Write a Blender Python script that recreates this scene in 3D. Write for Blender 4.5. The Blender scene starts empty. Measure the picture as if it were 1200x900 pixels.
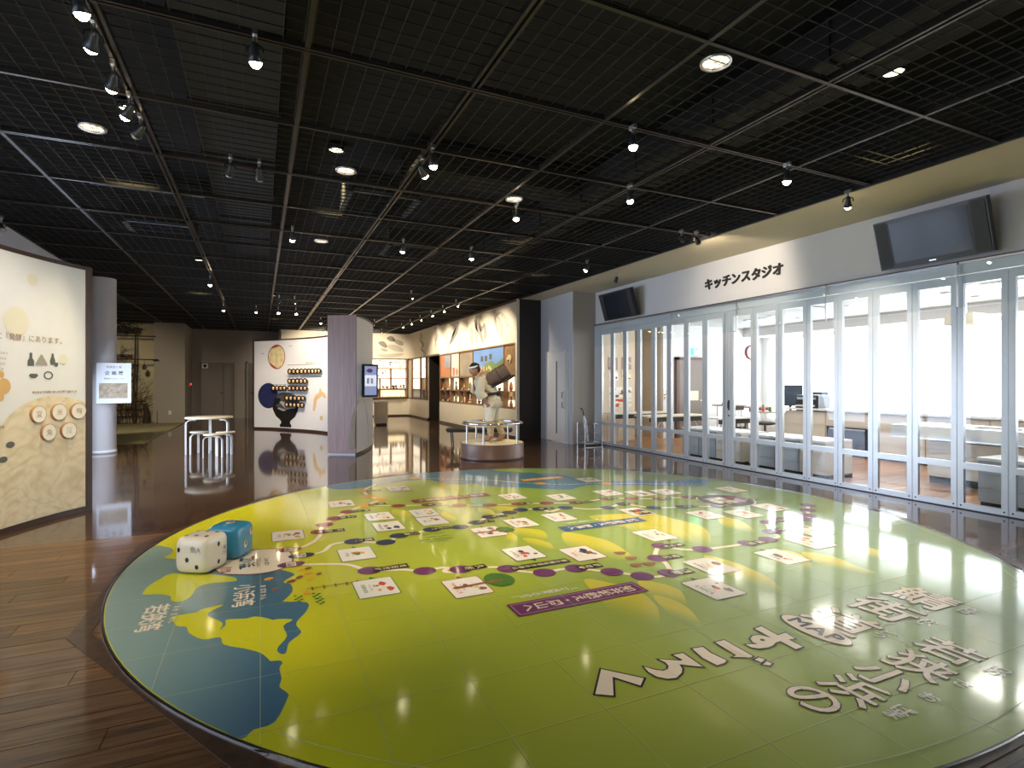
import bpy, bmesh, math, random, json
from mathutils import Vector, Matrix
random.seed(7)
S = bpy.context.scene
COL = S.collection
PI = math.pi
# ------------------------------------------------------------ camera, world, exposure
cam_d = bpy.data.cameras.new('camera'); cam = bpy.data.objects.new('camera', cam_d); COL.objects.link(cam)
cam_d.sensor_width = 36; cam_d.lens = 36*640/1200; cam_d.shift_y = -1/1200; cam_d.clip_end = 200
cam.location = (0, 0, 1.4); cam.rotation_euler = (PI/2, 0, -math.atan(295/640))
S.camera = cam
W = bpy.data.worlds.new('world'); S.world = W; W.use_nodes = True
W.node_tree.nodes['Background'].inputs[0].default_value = (.75, .85, 1, 1)
W.node_tree.nodes['Background'].inputs[1].default_value = .45
S.view_settings.view_transform = 'Standard'; S.view_settings.look = 'None'
S.view_settings.exposure = 0.56; S.view_settings.gamma = 1
SPOT_W = 95.0      # watts of one track spotlight
SIDE_W = 250.0     # daylight through the windows behind the rice panel
DAY_W = 80.0      # daylight through the entrance windows behind the visitor's left
BLIND_E = 4.6      # daylight through the kitchen blinds
WARM = (1, .84, .63)
# ------------------------------------------------------------ materials
MATS = {}
def mat(name, col=(.5,.5,.5), rough=.5, metal=0, emit=0, ecol=None, spec=.5, noise=0, nscale=8, bump=0, bscale=60, coat=0):
    if name in MATS: return MATS[name]
    m = bpy.data.materials.new(name); m.use_nodes = True; MATS[name] = m
    nt = m.node_tree; b = nt.nodes['Principled BSDF']
    c = (*col, 1)
    b.inputs['Base Color'].default_value = c; b.inputs['Roughness'].default_value = rough
    b.inputs['Metallic'].default_value = metal; b.inputs['Specular IOR Level'].default_value = spec
    b.inputs['Coat Weight'].default_value = coat; b.inputs['Coat Roughness'].default_value = .06
    if emit:
        b.inputs['Emission Color'].default_value = (*(ecol or col), 1); b.inputs['Emission Strength'].default_value = emit
    if noise or bump:
        tc = nt.nodes.new('ShaderNodeTexCoord')
        n = nt.nodes.new('ShaderNodeTexNoise'); n.inputs['Scale'].default_value = nscale; n.inputs['Detail'].default_value = 4
        nt.links.new(tc.outputs['Object'], n.inputs['Vector'])
        if noise:
            mx = nt.nodes.new('ShaderNodeMix'); mx.data_type = 'RGBA'
            mx.inputs[6].default_value = (*[max(0, v*(1-noise)) for v in col], 1); mx.inputs[7].default_value = (*[min(1, v*(1+noise)) for v in col], 1)
            nt.links.new(n.outputs['Fac'], mx.inputs[0]); nt.links.new(mx.outputs[2], b.inputs['Base Color'])
        if bump:
            n2 = nt.nodes.new('ShaderNodeTexNoise'); n2.inputs['Scale'].default_value = bscale
            nt.links.new(tc.outputs['Object'], n2.inputs['Vector'])
            bp = nt.nodes.new('ShaderNodeBump'); bp.inputs['Strength'].default_value = bump; bp.inputs['Distance'].default_value = .01
            nt.links.new(n2.outputs['Fac'], bp.inputs['Height']); nt.links.new(bp.outputs[0], b.inputs['Normal'])
    return m
def nd(nt, t, **kw):
    n = nt.nodes.new(t)
    for k, v in kw.items(): setattr(n, k, v)
    return n
def ramp(nt, pts):
    r = nt.nodes.new('ShaderNodeValToRGB'); e = r.color_ramp.elements
    while len(e) < len(pts): e.new(.5)
    for i, (p, c) in enumerate(pts): e[i].position = p; e[i].color = (*c, 1)
    return r
def mix(nt, f, a, b, mode='MIX'):
    m = nt.nodes.new('ShaderNodeMix'); m.data_type = 'RGBA'; m.blend_type = mode
    for sock, v in ((0, f), (6, a), (7, b)):
        if isinstance(v, (int, float)): m.inputs[sock].default_value = v
        elif isinstance(v, tuple): m.inputs[sock].default_value = (*v, 1)
        else: nt.links.new(v, m.inputs[sock])
    return m.outputs[2]
def wood(name, c1, c2, rough, scale=(1, 14, 14), plank=None, coat=0, rnd=True, bump=.15, spec=.5):
    """streaky wood; plank=(length,width) adds board joints and board to board tone for the distant floor"""
    m = mat(name, c1, rough, spec=spec); nt = m.node_tree; b = nt.nodes['Principled BSDF']
    tc = nd(nt, 'ShaderNodeTexCoord'); mp = nd(nt, 'ShaderNodeMapping'); mp.inputs['Scale'].default_value = scale
    nt.links.new(tc.outputs['Object'], mp.inputs['Vector'])
    oi = nd(nt, 'ShaderNodeObjectInfo')
    ad = nd(nt, 'ShaderNodeVectorMath', operation='ADD'); ml = nd(nt, 'ShaderNodeMath', operation='MULTIPLY'); ml.inputs[1].default_value = 37 if rnd else 0
    nt.links.new(oi.outputs['Random'], ml.inputs[0]); nt.links.new(mp.outputs[0], ad.inputs[0]); nt.links.new(ml.outputs[0], ad.inputs[1])
    n = nd(nt, 'ShaderNodeTexNoise'); n.inputs['Scale'].default_value = 2.2; n.inputs['Detail'].default_value = 5; n.inputs['Roughness'].default_value = .6
    nt.links.new(ad.outputs[0], n.inputs['Vector'])
    r = ramp(nt, [(.3, c1), (.7, c2)]); nt.links.new(n.outputs['Fac'], r.inputs[0]); out = r.outputs[0]
    if rnd:
        mr = nd(nt, 'ShaderNodeMapRange'); mr.inputs[3].default_value = .75; mr.inputs[4].default_value = 1.25
        nt.links.new(oi.outputs['Random'], mr.inputs[0])
        cb = nd(nt, 'ShaderNodeCombineXYZ')
        for i in range(3): nt.links.new(mr.outputs[0], cb.inputs[i])
        out = mix(nt, 1.0, out, cb.outputs[0], 'MULTIPLY')
    if plank:
        br = nd(nt, 'ShaderNodeTexBrick'); br.offset = .37; br.inputs['Scale'].default_value = 1
        br.inputs['Brick Width'].default_value = plank[0]; br.inputs['Row Height'].default_value = plank[1]
        br.inputs['Mortar Size'].default_value = .003; br.inputs['Color1'].default_value = (.75,.75,.75,1); br.inputs['Color2'].default_value = (1.2,1.2,1.2,1); br.inputs['Mortar'].default_value = (.15,.15,.15,1)
        nt.links.new(tc.outputs['Object'], br.inputs['Vector'])
        out = mix(nt, 1.0, out, br.outputs['Color'], 'MULTIPLY')
    nt.links.new(out, b.inputs['Base Color'])
    if bump:
        bp = nd(nt, 'ShaderNodeBump'); bp.inputs['Strength'].default_value = bump; bp.inputs['Distance'].default_value = .002
        nt.links.new(n.outputs['Fac'], bp.inputs['Height']); nt.links.new(bp.outputs[0], b.inputs['Normal'])
    b.inputs['Coat Weight'].default_value = coat; b.inputs['Coat Roughness'].default_value = .06
    return m
M_floor = wood('dark_floor', (.034,.014,.005), (.085,.038,.015), .4, (1.2, 16, 16), plank=(1.82, .15), coat=1.0, rnd=False, spec=.12)
M_plank = wood('dark_plank', (.04,.017,.006), (.19,.095,.035), .4, (1.2, 20, 20), coat=.4, spec=.2)
M_border = wood('border_plank', (.025,.012,.006), (.07,.035,.016), .4, (6, 6, 6), coat=.3, spec=.2)
M_walnut = wood('veneer', (.17,.105,.09), (.31,.205,.18), .45, (40, 40, .6), rnd=False, bump=.05)
M_drum = wood('drum_veneer', (.1,.055,.04), (.17,.1,.075), .35, (30, 30, 1.0), rnd=False, bump=.05)
M_darkwall = wood('dark_veneer', (.018,.0125,.011), (.028,.02,.017), .5, (50, 50, .6), rnd=False, bump=.04)
M_wall = mat('wall_paint', (.62,.62,.65), .8, noise=.03, nscale=2, bump=.05)
M_soffit = mat('soffit_paint', (.62,.55,.40), .85, noise=.03, nscale=2)
M_greige = mat('greige_paint', (.40,.37,.34), .8, noise=.04, nscale=1.5, bump=.06)
M_dim = mat('backroom_paint', (.3,.27,.24), .8, noise=.05, nscale=1.5)
M_cream = mat('cream_paint', (.75,.68,.55), .7, noise=.03)
M_white = mat('white_gloss', (.8,.81,.83), .35)
M_black = mat('black_plastic', (.012,.012,.014), .35)
M_bar = mat('grid_bar_paint', (.012,.0105,.009), .6)
M_beam = mat('beam_paint', (.075,.066,.058), .3, metal=.8)
M_void = mat('void_paint', (.008,.007,.006), .9)
M_duct = mat('duct_paint', (.016,.015,.014), .7, noise=.3, nscale=3)
M_chrome = mat('chrome', (.75,.75,.77), .12, metal=1)
M_steel = mat('brushed_steel', (.6,.6,.6), .3, metal=1)
M_frame = mat('partition_frame', (.66,.70,.74), .3, metal=.25)
M_trimbrown = mat('brown_trim', (.045,.024,.016), .4)
M_ink = mat('black_ink', (.012,.011,.01), .6)
M_lens = mat('lamp_lens', (1,.85,.6), .3, emit=40, ecol=(1,.82,.52))
M_glow = mat('downlight_lens', (1,.9,.7), .3, emit=2.2, ecol=(1,.85,.6))
def glass(name, tint=(1,1,1), rough=.0):
    m = bpy.data.materials.new(name); m.use_nodes = True; nt = m.node_tree; nt.nodes.clear()
    o = nd(nt, 'ShaderNodeOutputMaterial'); t = nd(nt, 'ShaderNodeBsdfTransparent'); t.inputs[0].default_value = (*tint, 1)
    g = nd(nt, 'ShaderNodeBsdfGlossy'); g.inputs['Roughness'].default_value = rough; g.inputs['Color'].default_value = (.9,.95,1,1)
    f = nd(nt, 'ShaderNodeFresnel'); f.inputs[0].default_value = 1.45
    ge = nd(nt, 'ShaderNodeNewGeometry'); iv = nd(nt, 'ShaderNodeMath', operation='SUBTRACT'); iv.inputs[0].default_value = 1; nt.links.new(ge.outputs['Backfacing'], iv.inputs[1])
    ff = nd(nt, 'ShaderNodeMath', operation='MULTIPLY'); nt.links.new(f.outputs[0], ff.inputs[0]); nt.links.new(iv.outputs[0], ff.inputs[1])   # the front face alone reflects: the sheet does not bend rays
    mx = nd(nt, 'ShaderNodeMixShader'); nt.links.new(ff.outputs[0], mx.inputs[0]); nt.links.new(t.outputs[0], mx.inputs[1]); nt.links.new(g.outputs[0], mx.inputs[2]); nt.links.new(mx.outputs[0], o.inputs[0])
    return m
M_glass = glass('clear_glass', (.95,.97,.97)); M_smoke = glass('curtain_glass', (.955,.975,.985))
# ------------------------------------------------------------ mesh builder
class MB:
    def __init__(s): s.v = []; s.f = []; s.sm = []
    def add(s, vs, fs, smooth=False):
        n = len(s.v); s.v += [tuple(v) for v in vs]; s.f += [tuple(i+n for i in f) for f in fs]; s.sm += [smooth]*len(fs); return s
    def box(s, c, d, rz=0, M=None):
        x, y, z = d[0]/2, d[1]/2, d[2]/2
        vs = [Vector((a*x, b*y, e*z)) for e in (-1,1) for a, b in ((-1,-1),(1,-1),(1,1),(-1,1))]
        R = M or Matrix.Rotation(rz, 4, 'Z'); c = Vector(c)
        return s.add([R @ v + c for v in vs], [(3,2,1,0),(4,5,6,7),(0,1,5,4),(1,2,6,5),(2,3,7,6),(3,0,4,7)])
    def bx(s, x0, x1, y0, y1, z0, z1): return s.box(((x0+x1)/2,(y0+y1)/2,(z0+z1)/2), (abs(x1-x0),abs(y1-y0),abs(z1-z0)))
    def prism(s, pts, z0, z1):
        n = len(pts); a = sum(pts[i][0]*pts[(i+1)%n][1]-pts[(i+1)%n][0]*pts[i][1] for i in range(n))
        if a < 0: pts = pts[::-1]
        vs = [(p[0],p[1],z0) for p in pts]+[(p[0],p[1],z1) for p in pts]
        return s.add(vs, [tuple(range(n-1,-1,-1)), tuple(range(n,2*n))]+[(i,(i+1)%n,(i+1)%n+n,i+n) for i in range(n)])
    def tube(s, path, r, n=8, closed=False, cap=True, sx=1, sy=1):
        path = [Vector(p) for p in path]; m = len(path)
        rs = r if isinstance(r, (list, tuple)) else [r]*m
        base = len(s.v); vs = []; up = None
        for i, p in enumerate(path):
            a = path[(i-1)%m] if (i > 0 or closed) else p; b = path[(i+1)%m] if (i < m-1 or closed) else p
            d = (b-a).normalized()
            if up is None: up = Vector((0,0,1)) if abs(d.z) < .9 else Vector((1,0,0))
            x = d.cross(up).normalized(); y = x.cross(d).normalized(); up = y
            vs += [p + x*math.cos(k*2*PI/n)*rs[i]*sx + y*math.sin(k*2*PI/n)*rs[i]*sy for k in range(n)]
        fs = []
        for i in range(m if closed else m-1):
            j = (i+1) % m
            fs += [(i*n+k, i*n+(k+1)%n, j*n+(k+1)%n, j*n+k) for k in range(n)]
        s.add(vs, fs, True)
        if cap and not closed: s.add(vs[:n], [tuple(range(n-1,-1,-1))]); s.add(vs[-n:], [tuple(range(n))])
        return s
    def lathe(s, prof, n=32, c=(0,0,0), M=None, smooth=True):
        vs = []; M = M or Matrix.Identity(4); c = Vector(c)
        for r, z in prof: vs += [M @ Vector((r*math.cos(k*2*PI/n), r*math.sin(k*2*PI/n), z)) + c for k in range(n)]
        fs = [(i*n+k, i*n+(k+1)%n, (i+1)*n+(k+1)%n, (i+1)*n+k) for i in range(len(prof)-1) for k in range(n)]
        return s.add(vs, fs, smooth)
    def ball(s, c, r, n=12, M=None):
        R = r if isinstance(r, (tuple, list)) else (r,r,r)
        Sm = Matrix.Diagonal((*R,1)); M = (M or Matrix.Identity(4)) @ Sm
        return s.lathe([(math.sin(a*PI/8), -math.cos(a*PI/8)) for a in range(9)], n, c, M)
    def flat(s, pts, z):
        n = len(pts); a = sum(pts[i][0]*pts[(i+1)%n][1]-pts[(i+1)%n][0]*pts[i][1] for i in range(n))
        if a < 0: pts = pts[::-1]
        return s.add([(p[0],p[1],z) for p in pts], [tuple(range(n))])
    def tf(s, fn): s.v = [tuple(fn(Vector(v))) for v in s.v]; return s
    def mesh(s, name):
        me = bpy.data.meshes.new(name); me.from_pydata(s.v, [], s.f); me.polygons.foreach_set('use_smooth', s.sm); me.update(); return me
def root_of(p):
    while p.parent: p = p.parent
    return p
WM = {}
def wmat(o): return WM.get(o.name, Matrix.Identity(4))
def obj(name, mb, m, parent=None, world=False, label=None):
    """ONE mesh object; world=True: the builder's coordinates are room coordinates"""
    me = mb.mesh(name) if isinstance(mb, MB) else mb
    o = bpy.data.objects.new(name, me); COL.objects.link(o)
    if m is not None and not me.materials: me.materials.append(m)
    if parent is not None:
        o.parent = parent
        if world: me.transform(wmat(root_of(parent)).inverted())
    if label: o['label'] = label
    return o
def tag(o, label, cat, group=None):
    o['label'] = label; o['category'] = cat
    if group: o['group'] = group
    return o
def thing(name, label, cat, loc=(0,0,0), rz=0, group=None):
    o = bpy.data.objects.new(name, None); COL.objects.link(o); o.empty_display_size = .1
    o.location = loc; o.rotation_euler = (0,0,rz); WM[o.name] = Matrix.Translation(loc) @ Matrix.Rotation(rz, 4, 'Z')
    return tag(o, label, cat, group)
def struct(name, mb, m, parent=None):
    o = obj(name, mb, m, parent)
    if parent is None: o['kind'] = 'structure'
    return o
def dup(r, loc=None, rz=None, label=None):
    def cp(o, par):
        c = o.copy(); COL.objects.link(c)
        if par: c.parent = par
        for ch in kids.get(o.name, ()): cp(ch, c)
        return c
    kids = {}
    def walk(o):
        kids[o.name] = list(o.children)
        for ch in o.children: walk(ch)
    walk(r); c = cp(r, None)
    if loc is not None: c.location = loc
    if rz is not None: c.rotation_euler = (0,0,rz)
    if label: c['label'] = label
    return c
# ------------------------------------------------------------ lettering
_T = {}
def glyphs(body, size, bold=0, depth=0, shear=0, space=1.0, line=1.0, res=2, sx=1):
    k = (body, size, bold, depth, shear, space, line, res, sx)
    if k in _T: return _T[k]
    c = bpy.data.curves.new('t', 'FONT'); c.body = body; c.size = size; c.align_x = 'CENTER'; c.align_y = 'CENTER'; c.offset = bold; c.extrude = depth/2
    c.shear = shear; c.space_character = space; c.space_line = line; c.resolution_u = res; c.fill_mode = 'FRONT' if depth == 0 else 'BOTH'
    o = bpy.data.objects.new('t', c); COL.objects.link(o)
    dg = bpy.context.evaluated_depsgraph_get(); dg.update()
    me = bpy.data.meshes.new_from_object(o.evaluated_get(dg))
    vs = [v.co.copy() for v in me.vertices]; fs = [tuple(p.vertices) for p in me.polygons]
    bpy.data.objects.remove(o); bpy.data.curves.remove(c); bpy.data.meshes.remove(me)
    if vs:
        mx = (min(v.x for v in vs)+max(v.x for v in vs))/2; my = (min(v.y for v in vs)+max(v.y for v in vs))/2
        vs = [Vector(((v.x-mx)*sx, v.y-my, v.z)) for v in vs]
    _T[k] = (vs, fs); return _T[k]
def fat_mb(body, size, M, r=.006, n=8, z=0, **kw):
    mb = MB(); vs, fs = glyphs(body, size, **kw)
    for k in range(n):
        o = Vector((r*math.cos(k*2*PI/n), r*math.sin(k*2*PI/n), z+.00002*k)); mb.add([M @ (v+o) for v in vs], fs)
    return mb
def text_mb(body, size, M, **kw):
    mb = MB(); vs, fs = glyphs(body, size, **kw); mb.add([M @ v for v in vs], fs); return mb
# ------------------------------------------------------------ the room shell
H = 3.5
fl = MB()
PX0, PX1, PY0, PY1 = -2.18, .6, 1.05, 6.0                  # rectangle laid with single boards
for r in ((-7,12.8,-3,PY0),(-7,PX0,PY0,PY1),(PX1,12.8,PY0,PY1),(-7,12.8,PY1,25)):
    if r[1] > 7.1: r = (r[0], 7.08, r[2], r[3])
    fl.bx(r[0], r[1], r[2], r[3], -.05, 0)
fl.bx(PX0, PX1, PY0, PY1, -.05, -.004)
floor = struct('floor', fl, M_floor)
y = PY0; k = 0
while y < PY1-.01:
    x = PX0 - [.0,.9,.45,1.3,.2,1.1][k % 6]
    while x < PX1:
        a, b = max(x, PX0), min(x+1.82, PX1)
        if b-a > .05:
            mb = MB().box(((0),0,-.006), (b-a-.004, .1455, .012))
            o = obj('plank', mb, M_plank, floor); o.location = ((a+b)/2, y+.075, 0)
        x += 1.82
    y += .15; k += 1
struct('floor', MB().bx(7.08, 12.9, -3, 14.2, -.05, 0), wood('kitchen_floor', (.42,.2,.08), (.55,.28,.12), .35, (1,10,10), plank=(1.2,.09), coat=.3, rnd=False))
# ceiling: a black void, the beams and the mesh panels hung below it
ceil = struct('ceiling', MB().bx(-7, 5.9, -3, 25, 4.35, 4.4), M_void)
vs_ = MB(); vs_.bx(5.86, 5.9, -3, 25, 3.52, 4.35); vs_.bx(-7.1, -7, -3, 25, 3.4, 4.35); vs_.bx(-7,-3.2,-3.1,-3,0,4.35); vs_.bx(-7, 5.9, 24.9, 25, 3.4, 4.35)
obj('void_side', vs_, M_void, ceil)
X0, DX = .27, 1.12; Y0 = 2.55
xs = [X0+DX*i for i in range(-6, 6)]; ys = [Y0+1.12*j for j in range(-3, 20)]
pm = MB()
n = 9; L = 1.12-.05; st = L/n
for i in range(n+1):
    t = -L/2+i*st
    pm.box((t, 0, 0), (.0036, L, .010)); pm.box((0, t, 0), (L, .0036, .010))
pme = pm.mesh('mesh_panel'); pme.materials.append(M_bar)
cnt = 0; rest = MB()
cand = []
for i in range(len(xs)-1):
    for j in range(len(ys)-1):
        cx, cy = xs[i]+.56, ys[j]+.56
        if cx < -3.1 and cy < 12.5: continue
        if cy > 24.4: continue
        cand.append((math.hypot(cx, cy), cx, cy))
cand.sort()
for q, (d, cx, cy) in enumerate(cand):
    if q < 290:
        o = bpy.data.objects.new('mesh_panel', pme); COL.objects.link(o); o.parent = ceil; o.location = (cx, cy, H+.02)
for i, x in enumerate(xs):
    if x > 5.8: continue
    y0 = 13 if x < -3.2 else -3
    b_ = MB()
    wide = i in (5, 7, 9)                                       # the lighting tracks are double rails
    if wide: b_.bx(x-.032, x-.012, y0, 24.6, H, H+.05); b_.bx(x+.012, x+.032, y0, 24.6, H, H+.05); b_.bx(x-.03, x+.03, y0, 24.6, H+.03, H+.05)
    else: b_.bx(x-.016, x+.016, y0, 24.6, H, H+.045)
    obj('ceiling_beam', b_, M_beam, ceil)
for j, y in enumerate(ys):
    b_ = MB(); x0 = -6.4 if y > 13 else -3.09
    if j in (4, 6, 8): b_.bx(x0, 5.85, y-.025, y-.008, H-.004, H+.04); b_.bx(x0, 5.85, y+.008, y+.025, H-.004, H+.04)
    else: b_.bx(x0, 5.85, y-.013, y+.013, H-.002, H+.04)
    obj('ceiling_beam', b_, M_beam, ceil)
# ducts, pipes and cassette units in the void, each a thing of its own
def duct(x0,x1,y0,y1,z0,z1,label,name='air_duct',cat='duct', m=None):
    t = thing(name, label, cat, ((x0+x1)/2,(y0+y1)/2,z0))
    obj('body', MB().bx(x0,x1,y0,y1,z0,z1), m or M_duct, t, True)
    yy = y0+.6
    while yy < y1-.2: obj('flange', MB().bx(x0-.02,x1+.02,yy,yy+.03,z0-.02,z1+.02), m or M_duct, t, True); yy += 1.2
    return t
duct(-.55, .15, 1.2, 11.5, 3.85, 4.25, 'wide grey air duct above the ceiling mesh at upper left')
duct(4.0, 4.6, 1.0, 12.0, 3.9, 4.2, 'grey air duct above the ceiling mesh near the kitchen side')
duct(1.6, 3.8, 6.3, 6.8, 3.95, 4.25, 'air duct crossing above the ceiling mesh behind the middle spotlights')
def cassette(x, y, label):
    t = thing('air_conditioner', label, 'air conditioner', (x,y,3.62))
    obj('casing', MB().bx(-.42,.42,-.42,.42,.03,.28), M_duct, t)
    f = MB()
    for a in (-.4,.4): f.bx(a-.03,a+.03,-.43,.43,0,.03); f.bx(-.43,.43,a-.03,a+.03,0,.03)
    obj('frame', f, mat('cassette_face',(.10,.11,.12),.5), t)
    g = MB()
    for k in range(9): g.bx(-.34,.34,-.32+k*.08,-.30+k*.08,.005,.02)
    obj('grille', g, M_bar, t)
cassette(1.35, 6.9, 'air conditioner cassette above the mesh, right of the double track in the middle')
cassette(-1.3, 9.4, 'air conditioner cassette above the mesh over the column with the poster')
cassette(2.3, 9.2, 'air conditioner cassette above the mesh beyond the middle spotlights')
t = thing('ceiling_pipe', 'long pale pipe lying over the mesh at upper left', 'pipe', (-1.2,7.3,3.6))
obj('pipe_run', MB().tube([(-1.7,7.4,3.62),(-.6,7.4,3.62)], .035), mat('pipe_paint',(.25,.27,.3),.4), t, True)
# soffit on the kitchen side
struct('ceiling', MB().bx(5.87, 7.1, -3, 12.3, 3.5, 3.56), M_soffit)
struct('trim_1', MB().bx(5.84, 5.875, -3, 12.3, 3.485, 3.56), M_black)
# right wall above the glazing, its pillar, the white door wall
struct('wall_right', MB().bx(7.1, 7.3, -3, 10.75, 2.735, 3.5), M_wall)
struct('trim_2', MB().bx(7.06, 7.1, -3, 10.75, 2.735, 2.76), mat('bronze_trim',(.12,.1,.09),.3,metal=.6))
struct('trim_3', MB().bx(7.07, 7.13, 10.70, 10.75, 0, 2.735), M_frame)
pil = MB(); pil.bx(6.5, 7.3, 10.75, 10.9, 0, 3.5); struct('wall_pillar', pil, M_greige)
dw = MB(); dw.bx(6.48, 6.6, 10.752, 10.93, 0, 3.5); dw.bx(6.48, 6.6, 10.93, 11.92, 2.14, 3.5); dw.bx(6.48, 6.6, 11.92, 12.3, 0, 3.5)
struct('wall_door_side', dw, mat('cool_wall_paint',(.56,.58,.64),.75,noise=.02))
dk = MB(); dk.bx(5.86, 6.48, 12.3, 12.36, 0, 3.5); struct('wall_dark', dk, M_darkwall)
struct('trim_4', MB().bx(5.79, 5.86, 12.27, 12.36, 0, 3.5), M_cream)
# door_1: flush white door with a glazed slit
d = struct('door_1', MB().bx(6.44, 6.48, 10.93, 11.92, 0.01, 2.14), M_white)
fr = MB(); fr.bx(6.425,6.5,10.90,10.935,0,2.17); fr.bx(6.425,6.5,11.915,11.95,0,2.17); fr.bx(6.425,6.5,10.9,11.95,2.135,2.17)
obj('door_frame', fr, M_white, d)
obj('glass_slit', MB().bx(6.432,6.442,11.40,11.44,.2,1.92), mat('slit_glass',(.12,.12,.13),.1), d)
obj('leaf_joint', MB().bx(6.437,6.441,10.985,10.993,.02,2.12), M_ink, d)
h = obj('door_handle', MB().tube([(6.44,11.06,.82),(6.38,11.06,.84),(6.38,11.06,1.18),(6.44,11.06,1.2)], .014), M_chrome, d)
# exhibition wall running back on the right: graphic band, display case, cream base
struct('wall_exhibit', MB().bx(5.8,5.86,12.36,18.77,2.42,3.5).bx(5.8,5.86,12.36,18.77,0,.74).bx(6.25,6.3,12.36,18.77,.74,2.42), M_cream)
struct('baseboard_exhibit', MB().bx(5.785,5.8,12.36,18.77,0,.07), M_trimbrown)
struct('trim_5', MB().bx(5.78,5.80,12.3,18.78,3.44,3.5), mat('rust_trim',(.12,.05,.03),.5))
struct('wall_opening', MB().bx(6.6,6.66,18.7,20.4,0,2.45).bx(5.86,6.6,18.77,18.83,0,2.45).bx(5.86,6.6,20.24,20.3,0,2.45).bx(5.8,6.6,18.77,20.3,2.42,2.46), M_darkwall)
# curved far corner and far wall
def corner(off=0, z0=0, z1=1, mb=None, x_end=.7):
    pts = [(5.8-off, 18.77 if z0 >= 2.4 else 20.3), (5.8-off, 22.9)]
    for k in range(1, 9):
        a = k*PI/16; pts.append((5.8-off-(.3)*(1-math.cos(a)), 22.9+(.3-off)*math.sin(a)))
    pts.append((x_end, 23.2-off)); outer = [(x_end, 23.3), (6.0, 23.3), (6.0, pts[0][1])]
    return (mb or MB()).prism(pts+outer, z0, z1)
struct('wall_far', corner(0,2.42,3.5), M_cream); struct('wall_far', corner(0,0,.78), M_cream)
struct('wall_far', corner(-.05,.78,2.42), mat('case_back',(.7,.62,.48),.6))
struct('baseboard_far', corner(.012,0,.06), M_trimbrown)
struct('trim_6', corner(.02,2.40,2.44), M_trimbrown); struct('trim_7', corner(.02,.76,.79), M_trimbrown)
# back rooms on the left
bw = MB(); bw.bx(-2.45, .75, 24.3, 24.4, 0, 3.5); struct('wall_back', bw, M_dim)
struct('wall_back', MB().bx(.68, .74, 23.2, 24.3, 0, 3.5), M_dim)
struct('wall_grey', MB().bx(-3.32, -2.4, 22.2, 24.3, 0, 3.5), mat('grey_wall_paint',(.33,.3,.26),.8,noise=.05,nscale=2))
struct('wall_diorama', MB().bx(-6.5, -3.32, 22.9, 23.0, 0, 3.5), mat('diorama_wall_paint',(.62,.55,.36),.8,noise=.04,nscale=2))
struct('wall_left', MB().bx(-3.2, -3.09, 5.5, 7.6, 0, 3.5).bx(-3.2,-3.09,7.6,12.6,2.3,3.5).bx(-3.2,-3.09,12.6,13.0,0,3.5).bx(-3.2,-3.09,.7,5.5,3.0,3.5).bx(-3.2,-3.09,-3,.7,0,3.5), mat('lilac_wall_paint',(.5,.5,.56),.8))
struct('wall_left', MB().bx(-6.6, -6.5, 12.9, 23, 0, 3.5), M_dim); struct('wall_left', MB().bx(-6.6,-3.2,12.9,13.0,0,3.5), M_dim)
struct('wall_behind', MB().bx(-3.2, 13, -3.1, -3, 0, 4.4), M_wall)
for k_, y_ in enumerate((.7,2.3,3.9)): struct('window_%d' % (k_+20), MB().bx(-3.17,-3.11,y_,y_+.05,0,3).bx(-3.17,-3.11,y_+1.55,y_+1.6,0,3).bx(-3.17,-3.11,y_,y_+1.6,0,.06).bx(-3.17,-3.11,y_,y_+1.6,2.94,3), M_white)
for k_, y_ in enumerate((7.6,9.27,10.93)): struct('window_%d' % (k_+30), MB().bx(-3.17,-3.11,y_,y_+.05,0,2.3).bx(-3.17,-3.11,y_+1.62,y_+1.67,0,2.3).bx(-3.17,-3.11,y_,y_+1.67,0,.06).bx(-3.17,-3.11,y_,y_+1.67,2.24,2.3), M_white)
ld = bpy.data.lights.new('side_daylight','AREA'); ld.energy = SIDE_W; ld.shape='RECTANGLE'; ld.size=2.2; ld.size_y=4.9; ld.color=(.66,.78,1); lo = bpy.data.objects.new('side_daylight', ld); COL.objects.link(lo); lo.location = (-3.22,10.1,1.15); lo.rotation_euler = (0,-PI/2+.4,0)
ld = bpy.data.lights.new('entrance_daylight','AREA'); ld.energy = DAY_W; ld.shape='RECTANGLE'; ld.size=2.9; ld.size_y=4.6; ld.color=(.72,.82,1); lo = bpy.data.objects.new('entrance_daylight', ld); COL.objects.link(lo); lo.location = (-3.22,3.1,1.55); lo.rotation_euler = (0,-PI/2,0)
fld = MB().prism([(-6.5,15.0),(-2.45,15.0),(-2.42,22.2),(-3.32,22.2),(-3.32,22.9),(-6.5,22.9)], 0, .02)
t = tag(obj('floor_carpet', fld, mat('olive_carpet',(.27,.24,.12),.9,noise=.25,nscale=1.2,bump=.3,bscale=120)), 'olive brown low carpeted area in front of the bare tree scene', 'carpet')
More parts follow.
